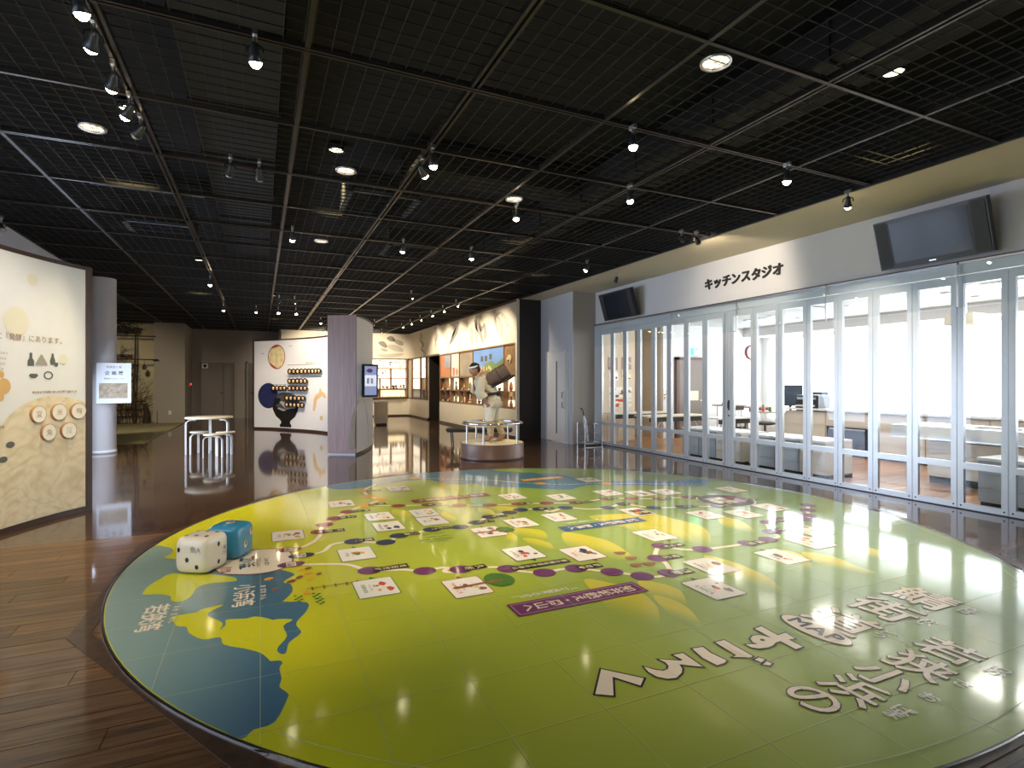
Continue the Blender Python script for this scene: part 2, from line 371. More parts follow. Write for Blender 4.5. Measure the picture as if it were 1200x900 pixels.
for q, (x0, x1) in enumerate(((-2.12,-.93), (-.45,.3))):
    d = struct('door_%d' % (q+2), MB().bx(x0, x1, 24.25, 24.3, 0.01, 2.2), mat('grey_door',(.14,.12,.105),.5))
    fr = MB(); fr.bx(x0-.05,x0,24.24,24.3,0,2.25); fr.bx(x1,x1+.05,24.24,24.3,0,2.25); fr.bx(x0-.05,x1+.05,24.24,24.3,2.2,2.25)
    obj('door_frame', fr, M_dim, d)
    if q == 0:
        obj('leaf_joint', MB().bx(-1.32,-1.305,24.24,24.25,.02,2.2), M_ink, d)
        sg = obj('sign_plate', MB().bx(-2.05,-1.85,24.235,24.25,1.98,2.16), mat('sign_white',(.7,.7,.7),.5), d)
        obj('pictogram', MB().lathe([(0,-.002),(.065,-.002),(.065,.002),(0,.002)],16,(-1.95,24.23,2.07),Matrix.Rotation(PI/2,4,'X')), M_ink, sg)
    hx = -1.40 if q == 0 else -.30
    obj('door_handle', MB().tube([(hx,24.25,1.02),(hx,24.2,1.02),(hx+.1,24.2,1.02)], .014).lathe([(0,0),(.03,0),(.03,.02),(0,.02)],12,(hx,24.24,1.02),Matrix.Rotation(PI/2,4,'X')), M_chrome, d)
t = thing('fire_alarm', 'small alarm box with a red lamp on the side of the grey wall', 'alarm', (-2.4,23.6,1.35))
obj('box', MB().bx(-2.4,-2.37,23.5,23.7,1.27,1.42), M_greige, t, True); obj('red_lamp', MB().ball((-2.36,23.6,1.36),.03), mat('red_lamp',(1,.02,.02),.3,emit=3), t, True)
t = thing('wall_outlet', 'small white outlet low on the grey wall', 'outlet', (-2.85,22.2,.32)); obj('plate', MB().bx(-2.89,-2.81,22.19,22.2,.32,.44), M_white, t, True); obj('socket', MB().bx(-2.87,-2.83,22.185,22.192,.36,.40), M_greige, t, True)
# ------------------------------------------------------------ the kitchen behind the glass
kw = MB(); kw.bx(9.3,12.9,11.0,11.1,0,2.95); struct('wall_kitchen', kw, mat('kitchen_white',(.8,.8,.78),.7))
struct('wall_kitchen', MB().bx(7.1,8.42,11.0,11.1,0,2.95).bx(8.36,8.42,11.1,14,0,2.95).bx(9.3,9.36,11.1,14,0,2.95).bx(8.36,9.36,14,14.1,0,2.95), mat('kitchen_beige',(.68,.56,.42),.7))
struct('wall_kitchen', MB().bx(12.8,12.9,-3,11,0,.44).bx(12.8,12.9,-3,11,2.6,2.95).bx(12.8,12.9,10.75,11,.44,2.6), mat('kitchen_white2',(.75,.76,.76),.7))
struct('ceiling', MB().bx(7.3,12.9,-3,14.1,2.9,2.95).bx(12.1,12.8,-3,11,2.66,2.9), mat('kitchen_ceiling',(.66,.66,.66),.8))
M_blind = mat('backlit_blind',(.9,.93,.96),.8,emit=BLIND_E,ecol=(.86,.93,1.0))
y = 10.75; k = 1
while y > -2:
    w = struct('window_%d' % k, MB().bx(12.80,12.84,y-1.55,y,.44,.50).bx(12.80,12.84,y-1.55,y,2.55,2.6).bx(12.80,12.84,y-.05,y,.5,2.55).bx(12.80,12.84,y-1.55,y-1.50,.5,2.55), M_white)
    obj('blind', MB().bx(12.765,12.775,y-1.535,y-.015,.46,2.58), M_blind, w)
    y -= 1.56; k += 1
d = struct('door_4', MB().bx(9.75,10.6,10.93,11.0,0.01,2.0), mat('brown_door',(.2,.16,.13),.5))
fr = MB(); fr.bx(9.66,9.75,10.9,11,0,2.07); fr.bx(10.6,10.66,10.9,11,0,2.07); fr.bx(9.66,10.66,10.9,11,2.0,2.07); obj('door_frame', fr, mat('reddish_frame',(.12,.06,.05),.5), d)
obj('notice', MB().bx(10.05,10.4,10.92,10.93,.95,1.2), M_cream, d); obj('door_handle', MB().tube([(10.5,10.93,.95),(10.5,10.88,.95),(10.42,10.88,.95)],.012), M_chrome, d)
t = thing('exit_sign', 'green lit exit sign above the brown kitchen door', 'sign', (10.3,10.98,2.15))
obj('casing', MB().bx(10.12,10.46,10.94,10.99,2.12,2.32), M_white, t, True); obj('lit_face', MB().bx(10.13,10.45,10.93,10.94,2.13,2.31), mat('exit_green',(.05,.8,.35),.4,emit=1.6), t, True)
obj('running_figure', MB().ball((10.29,10.925,2.285),.014,8).tube([(10.29,10.925,2.265),(10.3,10.925,2.21),(10.27,10.925,2.15)],.01,6).tube([(10.3,10.925,2.21),(10.34,10.925,2.18),(10.33,10.925,2.15)],.009,6).tube([(10.25,10.925,2.23),(10.29,10.925,2.25),(10.34,10.925,2.235)],.008,6).bx(10.37,10.42,10.925,10.93,2.15,2.29), mat('exit_white',(1,1,1),.4,emit=2), t, True)
t = thing('wall_clock', 'round white clock with a dark red rim on the kitchen wall', 'clock', (12.35,10.98,2.25)); RX = Matrix.Rotation(PI/2,4,'X')
obj('rim', MB().lathe([(.17,0),(.2,.0),(.2,.05),(.17,.05),(.17,0)],32,(12.35,10.99,2.25),RX), mat('clock_rim',(.22,.04,.04),.4), t, True)
obj('dial', MB().lathe([(0,.03),(.17,.03)],32,(12.35,10.99,2.25),RX), M_white, t, True)
obj('hand', MB().box((12.35,10.955,2.30),(.015,.005,.11)), M_ink, t, True); obj('hand', MB().box((12.385,10.955,2.25),(.08,.005,.015)), M_ink, t, True)
# ------------------------------------------------------------ lamps
def aim_matrix(d):
    return Vector(d).to_track_quat('-Z', 'Y').to_matrix().to_4x4()
def spotlight(x, y, label, aim=(0,0,-1), lit=True, power=1.0, track=True, angle=70, s=.8):
    t = thing('track_spotlight', label, 'spotlight', (x,y,3.5), 0, 'track spotlights under the black ceiling mesh')
    d = Vector(aim).normalized(); M = aim_matrix(d)
    obj('track_adapter', MB().box((0,0,-.02),(.035*s,.09*s,.04*s)).lathe([(.012,-.02),(.012,-.09)],10), M_steel, t)
    hc = Vector((0,0,-.13)); a = MB()
    side = M @ Vector((1,0,0))
    a.tube([Vector((0,0,-.07)), hc+side*.045+Vector((0,0,.03)), hc+side*.05], .006, 6); a.tube([Vector((0,0,-.07)), hc-side*.045+Vector((0,0,.03)), hc-side*.05], .006, 6)
    obj('yoke', a, M_black, t)
    obj('shade', MB().lathe([(0,.055),(.022*s,.055),(.03*s,.03),(.036*s,-.01),(.052*s,-.055),(.049*s,-.055),(.033*s,-.012),(0,.0)],20,hc,M), mat('spot_shell',(.02,.025,.03),.35), t)
    obj('lens', MB().lathe([(0,-.085),(.02*s,-.082),(.038*s,-.068),(.046*s,-.05)],20,hc,M), M_lens if lit else mat('unlit_lens',(.35,.33,.3),.1), t)
    if lit and power > 0:
        ld = bpy.data.lights.new('spot','SPOT'); ld.energy = SPOT_W*power; ld.color = WARM; ld.spot_size = math.radians(angle); ld.spot_blend = .7; ld.shadow_soft_size = .04
        lo = bpy.data.objects.new('spot', ld); COL.objects.link(lo); lo.parent = t; lo.matrix_local = Matrix.Translation(hc+d*.10) @ M
    return t
SP = [(-.85,3.50,'bright track spotlight at the upper left corner of the ceiling',(.15,.3,-1),1,1),
(-.87,3.85,'track spotlight tilted left, second from the top on the left track',(-.4,.8,-.8),1,.9),
(-.87,4.32,'third spotlight on the left track, turned to the curved panel',(-.35,.8,-.9),1,.9),
(-.86,4.74,'glowing spotlight on the left track beside the round downlight',(-.5,.5,-.7),1,.9),
(-.85,5.08,'unlit spotlight at the end of the row on the left track',(-.6,.5,-.6),0,0),
(-.03,3.60,'single bright spotlight hanging at upper left by the grey duct',(.1,.3,-1),1,.7),
(-.25,5.65,'left one of two dark spotlights hanging side by side',(-.2,.7,-.7),0,0),
(-.01,5.65,'right one of two dark spotlights hanging side by side',(.1,.7,-.7),0,0),
(.39,7.87,'lit spotlight left of the middle with a round downlight beside it',(0,.3,-1),1,.7),
(1.38,4.67,'bright spotlight under the middle double track crossing',(.2,.1,-1),1,1.5),
(1.36,4.94,'tilted spotlight just behind the middle double track crossing',(.6,.5,-.6),1,.8),
(2.71,5.76,'lit spotlight right under the middle, below a round downlight',(0,0,-1),1,.9),
(1.89,7.87,'small lit spotlight over the wooden end wall',(-.1,.4,-1),1,.8),
(2.94,7.87,'lit spotlight in the middle, further right over the statue side',(.2,.4,-1),1,.9),
(2.75,3.62,'lit spotlight right of the middle, nearest to the camera',(0,-.1,-1),1,1.6),
(3.53,4.70,'lit spotlight in the middle row on the right',(.1,0,-1),1,1.6),
(4.55,3.62,'lit spotlight in front of the kitchen sign',(.0,.1,-1),1,1.5),
(5.80,3.86,'bright spotlight at the edge of the pale soffit',(.45,.35,-.85),1,1.3),
(5.22,5.80,'lit spotlight of the pair near the soffit edge',(.95,.3,-.2),1,1.0),
(5.45,5.76,'dark spotlight beside the lit one near the soffit edge',(.5,0,-.5),0,0),
(5.05,7.90,'lit spotlight near the soffit left of the small television',(-.3,.4,-1),1,.8),
(6.15,8.60,'black spotlight under the pale soffit by the white door',(-.2,.5,-1),0,0),
(-2.95,8.9,'dark spotlight above the curved panel on the left',(.3,-.3,-1),0,0),
(.41,14.13,'far lit spotlight over the food panel, left of a pair',(.05,.85,-.6),1,3.0),
(.75,14.13,'far lit spotlight over the food panel, right of a pair',(.25,.75,-.6),1,2.4),
(-.10,16.24,'far lit spotlight in front of the grey back doors',(0,.5,-1),1,.5),
(.9,16.3,'second far lit spotlight over the food panel, lower row',(.1,-.3,-1),1,.5),
(.45,16.3,'third far lit spotlight over the food panel, lower row',(.1,-.3,-1),1,.5),
(1.75,18.35,'far lit spotlight just left of the wooden end wall',(.1,.3,-1),1,.5),
(3.41,18.2,'far lit spotlight beside the curved end of the wooden wall',(0,.75,-.55),1,1.2),
(3.79,18.2,'far lit spotlight right of the curved end of the wooden wall',(.1,.75,-.55),1,1.2),
(3.10,12.17,'high lit spotlight between the wooden wall and the picture band',(.5,.6,-.7),1,.8),
(-.89,12.14,'lit spotlight on the far left track over the round table',(0,.1,-1),1,1.8),
(-.88,16.22,'lit spotlight at the far end of the left track',(0,.2,-1),1,.5),
(-3.3,16.2,'lit twin spotlight over the bare tree scene',(-.15,.8,-.5),1,3.0)]
for x, y, l, aim, lit, p in SP: spotlight(x, y, l, aim, bool(lit), p*1.0, angle=75)
for y in (13.0,14.1,15.2,16.4,17.6,18.8):
    spotlight(4.45, y, 'small wall washer on the track along the picture band, %s' % {13.0:'nearest',14.1:'second from the near end',15.2:'third from the near end',16.4:'fourth from the near end',17.6:'fifth from the near end',18.8:'farthest'}[y], (.85,.10,-.75), True, 1.3, angle=95, s=.55)
for x, y, l in ((2.2,21.2,'left far wall washer in front of the graphic far wall'),(4.2,21.0,'right far wall washer in front of the graphic far wall')):
    spotlight(x, y, l, (0,.9,-.6), True, 2.4, angle=105, s=.6)
def downlight(x, y, label, power=.25):
    t = thing('downlight', label, 'downlight', (x,y,3.5), 0, 'round recessed downlights')
    obj('rim', MB().lathe([(.085,.0),(.1,0),(.1,.02),(.085,.02)],24), M_steel, t)
    obj('louvre', MB().box((0,0,.01),(.17,.006,.015)).box((0,0,.01),(.006,.17,.015)), M_steel, t)
    obj('lens', MB().lathe([(.085,.018),(0,.018)],24), M_glow, t)
for x, y, l in ((-1.26,5.55,'round downlight in the mesh left of the left track'),(.77,5.61,'round downlight in the mesh left of the middle track'),(.82,8.54,'small round downlight beyond the middle track, beside a lit spot'),
    (2.64,5.67,'round downlight above a lit spotlight right of the middle'),(2.72,2.70,'nearest round downlight at the top right of the ceiling')): downlight(x,y,l)
# lamps above the mesh that make patches of it glow
def above(x, y, label):
    t = thing('void_lamp', label, 'lamp', (x,y,4.3), 0, 'lamps hidden above the ceiling mesh')
    obj('housing', MB().lathe([(0,.05),(.09,.05),(.1,-.05),(.09,-.05),(.08,.03),(0,.03)],20), M_black, t); obj('lens', MB().lathe([(.085,-.03),(0,-.03)],20), mat('void_lens',(1,.9,.6),.3,emit=6,ecol=(1,.85,.5)), t)
    ld = bpy.data.lights.new('void_spot','SPOT'); ld.energy = 260; ld.color = (1,.83,.4); ld.spot_size = math.radians(50); ld.spot_blend = .8; ld.shadow_soft_size = .05
    lo = bpy.data.objects.new('void_spot', ld); COL.objects.link(lo); lo.parent = t; lo.location = (0,0,-.08)
for x, y, l in ((-1.25,6.85,'lamp above the mesh glowing at upper left'),(5.3,3.1,'lamp above the mesh glowing at right near the soffit'),(3.5,7.3,'lamp above the mesh glowing right of the middle'),(.85,7.0,'lamp above the mesh glowing left of the middle track'),(4.9,9.4,'lamp above the mesh glowing over the picture band'),(-1.3,14.6,'lamp above the mesh glowing over the round table'),(.4,19.5,'lamp above the mesh far behind the food panel'),(4.6,15.6,'lamp above the mesh far over the picture band')): above(x,y,l)
# ------------------------------------------------------------ the floor map
D = json.loads('''{"sea":[[-0.679,5.379],[-0.659,5.225],[-0.698,5.134],[-0.608,5.046],[-0.501,5.091],[-0.271,4.801],[-0.029,4.518],[0.13,4.43],[0.226,4.285],[0.2,4.225],[0.146,4.135],[0.193,4.074],[0.194,3.921],[0.137,3.791],[0.133,3.771],[0.269,3.694],[0.26,3.566],[0.199,3.433],[0.189,3.363],[0.208,3.26],[0.141,3.163],[0.123,3.059],[0.106,3.039],[0.082,3.078],[0.087,3.137],[0.134,3.247],[0.12,3.394],[0.175,3.459],[0.099,3.503],[0.066,3.506],[0.032,3.551],[-0.03,3.601],[-0.08,3.592],[-0.18,3.623],[-0.181,3.548],[-0.207,3.493],[-0.197,3.57],[-0.235,3.649],[-0.278,3.716],[-0.283,3.785],[-0.215,3.86],[-0.228,3.877],[-0.328,3.853],[-0.353,3.817],[-0.466,3.809],[-0.475,3.774],[-0.436,3.65],[-0.385,3.613],[-0.36,3.515],[-0.284,3.398],[-0.199,3.386],[-0.178,3.285],[-0.071,3.185],[-0.001,3.105],[0.037,3.018],[0.047,2.99],[0.089,2.976],[0.1,2.944],[0.085,2.897],[0.091,2.79],[0.08,2.719],[0.112,2.648],[0.107,2.597],[0.053,2.444],[-0.024,2.427],[-0.065,2.384],[-0.139,2.473],[-0.21,2.565],[-0.278,2.659],[-0.342,2.755],[-0.404,2.854],[-0.462,2.954],[-0.517,3.056],[-0.569,3.16],[-0.617,3.265],[-0.662,3.372],[-0.703,3.48],[-0.741,3.59],[-0.775,3.701],[-0.805,3.813],[-0.832,3.925],[-0.855,4.039],[-0.874,4.153],[-0.89,4.268],[-0.902,4.384],[-0.91,4.499],[-0.914,4.615],[-0.915,4.731],[-0.912,4.847],[-0.905,4.963],[-0.894,5.078],[-0.879,5.193],[-0.861,5.307],[-0.839,5.421],[-0.813,5.534]],"isle":[[-0.707,4.316],[-0.693,4.456],[-0.647,4.569],[-0.617,4.64],[-0.553,4.66],[-0.368,4.559],[-0.181,4.401],[-0.151,4.317],[-0.177,4.298],[-0.297,4.326],[-0.367,4.306],[-0.394,4.254],[-0.407,4.138],[-0.435,4.062],[-0.481,4.049],[-0.521,4.094],[-0.534,4.177],[-0.6,4.239],[-0.695,4.279]],"farsea":[[0.822,7.597],[0.95,7.43],[1.21,7.418],[1.561,7.523],[1.846,7.676],[2.147,7.688],[2.244,7.545],[2.322,7.312],[2.482,7.098],[2.665,7.111],[2.818,6.808],[2.984,6.665],[3.173,6.558],[3.355,6.391],[3.546,6.233],[3.68,6.171],[3.845,6.249],[4.024,6.326],[4.21,6.33],[4.334,6.245],[4.53,6.093],[4.759,6.049],[4.792,5.945],[5.075,5.814],[5.289,5.743],[5.482,5.654],[5.646,5.759],[5.718,5.848],[5.812,5.9],[5.795,6.06],[5.735,6.088],[5.457,6.162],[5.308,6.081],[5.016,6.267],[4.984,6.38],[4.877,6.452],[4.692,6.364],[4.555,6.48],[4.383,6.362],[4.216,6.489],[4.154,6.568],[4.212,6.844],[4.184,7.016],[4.16,7.176],[4.087,7.397],[3.897,7.424],[3.847,7.623],[3.657,7.648],[3.511,7.841],[3.395,8.014],[3.418,8.159],[3.327,8.178],[3.235,8.195],[3.143,8.209],[3.05,8.221],[2.957,8.231],[2.864,8.238],[2.77,8.243],[2.677,8.245],[2.583,8.245],[2.49,8.242],[2.396,8.237],[2.303,8.229],[2.21,8.219],[2.118,8.206],[2.025,8.191],[1.934,8.174],[1.842,8.154],[1.751,8.132],[1.661,8.108],[1.572,8.081],[1.483,8.051],[1.395,8.02],[1.308,7.986],[1.221,7.95],[1.136,7.911],[1.052,7.871],[0.969,7.828],[0.887,7.783],[0.806,7.736]],"hills":[[[2.092,3.307],[2.237,3.132],[2.3,2.95],[2.255,2.74],[2.156,2.581],[2.037,2.475],[1.912,2.569],[2.001,3.008]],[[2.402,3.109],[2.516,3.039],[2.564,2.878],[2.478,2.712],[2.408,2.642],[2.309,2.789]],[[2.33,2.857],[2.403,2.777],[2.408,2.627],[2.346,2.467],[2.275,2.365],[2.234,2.545]],[[3.257,3.359],[3.344,3.134],[3.319,2.836],[3.229,2.64],[3.132,2.534],[3.044,2.777],[3.149,3.116]],[[2.565,4.424],[2.719,4.228],[2.788,3.991],[2.747,3.691],[2.659,3.518],[2.438,3.666],[2.396,4.061]],[[3.118,4.847],[3.757,4.675],[3.854,4.39],[3.898,4.076],[3.743,3.786],[3.445,3.524],[3.229,3.677],[3.197,4.229]],[[3.393,4.489],[3.443,4.285],[3.606,4.107],[3.586,3.89],[3.39,3.657],[3.231,3.902]],[[4.349,4.28],[4.411,4.057],[4.265,3.77],[4.152,3.66],[4.032,3.779],[4.136,4.037]],[[3.827,3.27],[3.981,3.148],[3.95,2.969],[3.711,2.754],[3.57,2.859],[3.672,3.097]],[[4.057,3.088],[4.176,2.912],[4.12,2.668],[4.092,2.518],[3.906,2.624],[3.917,2.87]],[[1.323,6.012],[1.474,5.855],[1.452,5.696],[1.343,5.509],[1.271,5.698]],[[2.341,5.725],[2.569,5.573],[2.56,5.397],[2.389,5.183],[2.342,5.411]],[[2.206,5.695],[2.304,5.56],[2.256,5.325],[2.149,5.254],[2.136,5.464]],[[1.81,5.699],[1.838,5.437],[1.808,5.294],[1.703,5.194],[1.687,5.427]],[[2.201,4.755],[2.395,4.615],[2.406,4.465],[2.308,4.298],[2.189,4.382],[2.143,4.555]],[[2.133,4.408],[2.246,4.327],[2.287,4.166],[2.225,4.008],[2.13,4.104]],[[2.107,4.667],[2.114,4.476],[2.011,4.293],[1.965,4.37]],[[4.626,3.033],[4.679,2.851],[4.532,2.632],[4.41,2.688],[4.46,2.853]]],"routes":{"purple":[[0.297,4.473],[0.447,4.415],[0.566,4.36],[0.633,4.297],[0.691,4.187],[0.734,4.126],[0.834,4.08],[0.954,4.045],[1.03,3.99],[1.106,3.944],[1.205,3.96],[1.28,3.946],[1.237,3.874],[1.283,3.833],[1.36,3.864],[1.487,3.84],[1.611,3.804],[1.687,3.728],[1.758,3.634],[1.893,3.538],[2.023,3.552],[2.153,3.523],[2.249,3.438],[2.352,3.346],[2.43,3.265],[2.499,3.181],[2.587,3.125],[2.717,3.152],[2.814,3.271],[2.873,3.419],[2.914,3.541],[3.112,3.704],[3.198,3.56],[3.36,3.485],[3.59,3.457],[3.841,3.45],[4.105,3.461],[4.264,3.485],[4.346,3.622],[4.503,3.797],[4.609,3.877],[4.866,3.897],[5.064,3.805],[5.236,3.919],[5.449,4.079],[5.668,4.239]],"blue":[[0.358,4.707],[0.409,4.715],[0.486,4.769],[0.553,4.911],[0.649,4.949],[0.749,4.939],[0.996,4.797],[1.148,4.952],[1.293,4.978],[1.48,5.031],[1.753,5.006],[1.961,5.094],[2.166,5.258],[2.431,5.34],[2.594,5.404],[2.804,5.351],[2.853,5.197],[3.092,5.286],[3.296,5.124],[3.525,5.087],[3.787,5.168],[3.987,4.874],[4.311,4.771],[4.7,4.638],[4.978,4.653]],"red":[[0.261,4.939],[0.322,4.955],[0.397,5.037],[0.437,5.103],[0.496,5.265],[0.507,5.391],[0.571,5.645],[0.693,5.859],[0.863,6.106],[1.091,6.325],[1.421,6.163],[1.747,6.06],[2.057,5.903],[2.375,5.757],[2.699,5.679],[3.016,5.582],[3.336,5.459],[3.772,5.489],[4.071,5.378],[4.355,5.221],[4.736,5.152],[5.03,4.936],[5.24,4.75]],"orange":[[1.092,6.329],[1.19,6.449],[1.299,6.603],[1.21,6.838],[1.221,7.206],[1.329,7.442],[1.43,7.562]]},"dash":[[2.204,7.754],[2.637,7.492],[3.04,7.178],[3.322,6.865],[3.777,6.515],[4.256,6.399],[4.675,6.185],[5.075,5.951],[5.524,5.745]],"stations":{"purple":[[0.734,4.126],[1.106,3.944],[1.36,3.864],[1.687,3.728],[1.893,3.538],[2.153,3.523],[2.352,3.346],[2.499,3.181],[2.717,3.152],[2.869,3.455],[3.112,3.704],[3.36,3.485],[3.841,3.45],[4.105,3.461],[4.346,3.622],[4.609,3.877],[4.866,3.897],[5.064,3.805],[5.236,3.919],[5.449,4.079],[5.668,4.239]],"blue":[[0.749,4.939],[0.996,4.797],[1.148,4.952],[1.48,5.031],[1.753,5.006],[1.961,5.094],[2.166,5.258],[2.431,5.34],[2.594,5.404],[2.804,5.351],[3.092,5.286],[3.525,5.087],[3.787,5.168],[3.987,4.874],[4.311,4.771],[4.7,4.638],[4.978,4.653]],"red":[[0.507,5.391],[0.571,5.645],[0.693,5.859],[0.863,6.106],[1.421,6.163],[1.747,6.06],[2.057,5.903],[2.375,5.757],[2.699,5.679],[3.016,5.582],[3.336,5.459],[3.772,5.489],[4.071,5.378],[4.355,5.221],[4.736,5.152],[5.03,4.936],[5.24,4.75]],"orange":[[1.221,7.206],[1.21,6.838],[1.299,6.603],[1.093,6.334]],"amber":[[2.055,7.862],[3.531,6.712],[4.36,6.323]]},"plates":[[[0.778,4.116],[1.011,4.123],"名田庄村"],[[1.393,3.863],[1.545,3.855],"久坂"],[[1.717,3.724],[2.183,3.699],"道の駅名田庄の里山"],[[2.18,3.521],[2.354,3.51],"堀越峠"],[[2.739,3.142],[2.896,3.115],"鶴岡"],[[2.913,3.447],[3.06,3.426],"安掛"],[[3.123,3.673],[3.297,3.659],"美山町"],[[3.827,3.437],[4.011,3.427],"深見"],[[4.384,3.649],[4.511,3.64],"周山"],[[4.68,3.896],[4.818,3.888],"京北"],[[0.764,4.938],[0.905,4.945],"遠敷"],[[1.2,4.958],[1.324,4.973],"下根"],[[1.486,5.051],[1.655,5.023],"上根来"],[[1.977,5.105],[2.132,5.089],"根来坂"],[[2.197,5.244],[2.339,5.246],"小入谷"],[[2.791,5.357],[2.958,5.348],"久多"],[[3.764,5.179],[3.957,5.139],"花脊"],[[4.319,4.767],[4.481,4.739],"大布施"],[[4.7,4.638],[4.856,4.613],"鞍馬"],[[0.544,5.38],[0.713,5.374],"平野"],[[0.736,5.866],[0.897,5.855],"上中"],[[0.903,6.088],[1.079,6.093],"熊川宿"],[[1.135,6.357],[1.302,6.333],"保坂"],[[1.258,7.188],[1.409,7.162],"今津"],[[1.728,6.079],[1.883,6.056],"朽木"],[[2.709,5.699],[2.853,5.657],"葛川"],[[3.336,5.459],[3.527,5.437],"花折峠"],[[3.791,5.48],[3.913,5.478],"途中"],[[4.369,5.214],[4.504,5.205],"大原"],[[4.755,5.144],[4.888,5.126],"八瀬"],[[5.245,4.747],[5.392,4.716],"高野"]],"cards":[["green",0.715,3.765,0.269,0.345],["red",1.283,3.515,0.284,0.338],["navy",1.955,4.021,0.318,0.335],["green",0.713,4.57,0.261,0.33],["dark",1.124,5.756,0.264,0.337],["dark",1.131,5.326,0.283,0.317],["dark",1.595,5.721,0.269,0.335],["dark",1.577,5.351,0.27,0.292],["red",1.941,4.732,0.247,0.33],["navy",2.357,4.906,0.274,0.323],["navy",2.818,4.951,0.267,0.357],["red",2.391,3.814,0.263,0.321],["red",3.276,3.993,0.266,0.314],["none",3.11,3.141,0.236,0.328],["navy",2.79,2.792,0.28,0.337],["navy",3.798,3.074,0.244,0.327],["none",4.272,4.383,0.234,0.325],["photo",3.695,4.797,0.277,0.312],["none",4.672,4.252,0.241,0.295],["none",5.191,4.342,0.22,0.339],["red",2.804,6.074,0.239,0.306],["red",3.333,5.803,0.244,0.324],["none",4.005,5.783,0.234,0.297],["none",4.354,5.582,0.212,0.307],["none",4.708,5.519,0.232,0.309],["none",1.652,7.167,0.234,0.321],["orange",0.846,6.544,0.259,0.316],["red",0.23,5.388,0.276,0.312],["red",4.365,3.243,0.236,0.314],["none",4.698,3.5,0.185,0.299],["none",5.583,5.28,0.164,0.343],["none",4.29,6.671,0.247,0.313]],"start":[[-0.32,4.663],[-0.255,4.507],[-0.169,4.438],[-0.056,4.391],[0.057,4.388],[0.168,4.448],[0.235,4.595],[0.224,4.867],[0.13,4.993],[0.0,5.034],[-0.128,5.029],[-0.278,4.917]],"ovals":[[0.218,4.92],[0.301,4.709],[0.215,4.511]],"tree":[[1.536,3.549],[1.34,3.541]],"pines":[[2.676,3.687],[2.681,3.542],[2.615,3.394],[2.725,3.376]],"huts":[[0.274,4.348],[0.327,4.364],[0.319,4.257],[0.388,4.201],[0.323,4.122],[0.197,4.125],[0.227,4.157],[0.254,4.191],[0.055,4.246],[0.089,4.019],[0.283,3.86]],"sprigs":[[0.225,3.78],[0.336,3.776],[0.346,3.676]],"rows":[[1.389,4.887],[1.506,4.872],[1.401,4.79],[1.517,4.774],[1.319,4.71],[1.434,4.701],[1.52,4.691],[1.368,4.645],[1.461,4.631]],"crown2":[[2.109,4.731]],"kana":[[[1.504,2.228],[1.64,2.075],[1.586,2.031],[1.514,2.147],[1.426,2.016],[1.359,2.06]],[[1.707,2.16],[1.696,2.111],[1.705,2.059],[1.738,2.024],[1.781,2.014],[1.834,2.037],[1.864,2.066],[1.881,2.105],[1.924,2.069],[1.969,2.038],[1.976,2.184],[1.916,2.19],[1.926,2.132],[1.909,2.13],[1.82,2.187],[1.831,2.148],[1.822,2.114],[1.796,2.091],[1.766,2.09],[1.737,2.114]],[[2.117,2.191],[2.106,2.127],[2.121,2.035],[2.092,2.021],[2.043,2.019],[2.031,2.102],[2.053,2.201]],[[2.215,2.203],[2.278,2.201],[2.277,2.012],[2.256,2.005],[2.174,2.048],[2.207,2.052]],[[2.294,1.988],[2.302,1.96],[2.263,1.949],[2.256,1.982]],[[2.298,1.944],[2.303,1.919],[2.276,1.909],[2.253,1.931]],[[2.6,2.238],[2.589,2.12],[2.652,2.123],[2.644,2.054],[2.6,2.06],[2.595,1.972],[2.54,1.968],[2.543,2.067],[2.507,2.065],[2.464,2.048],[2.422,2.044],[2.369,2.055],[2.346,2.079],[2.344,2.116],[2.406,2.093],[2.4,2.12],[2.42,2.155],[2.461,2.174],[2.499,2.167],[2.531,2.114],[2.541,2.231]]]}''')
CX, CY, RR = 2.64, 4.69, 3.56
Z = .008
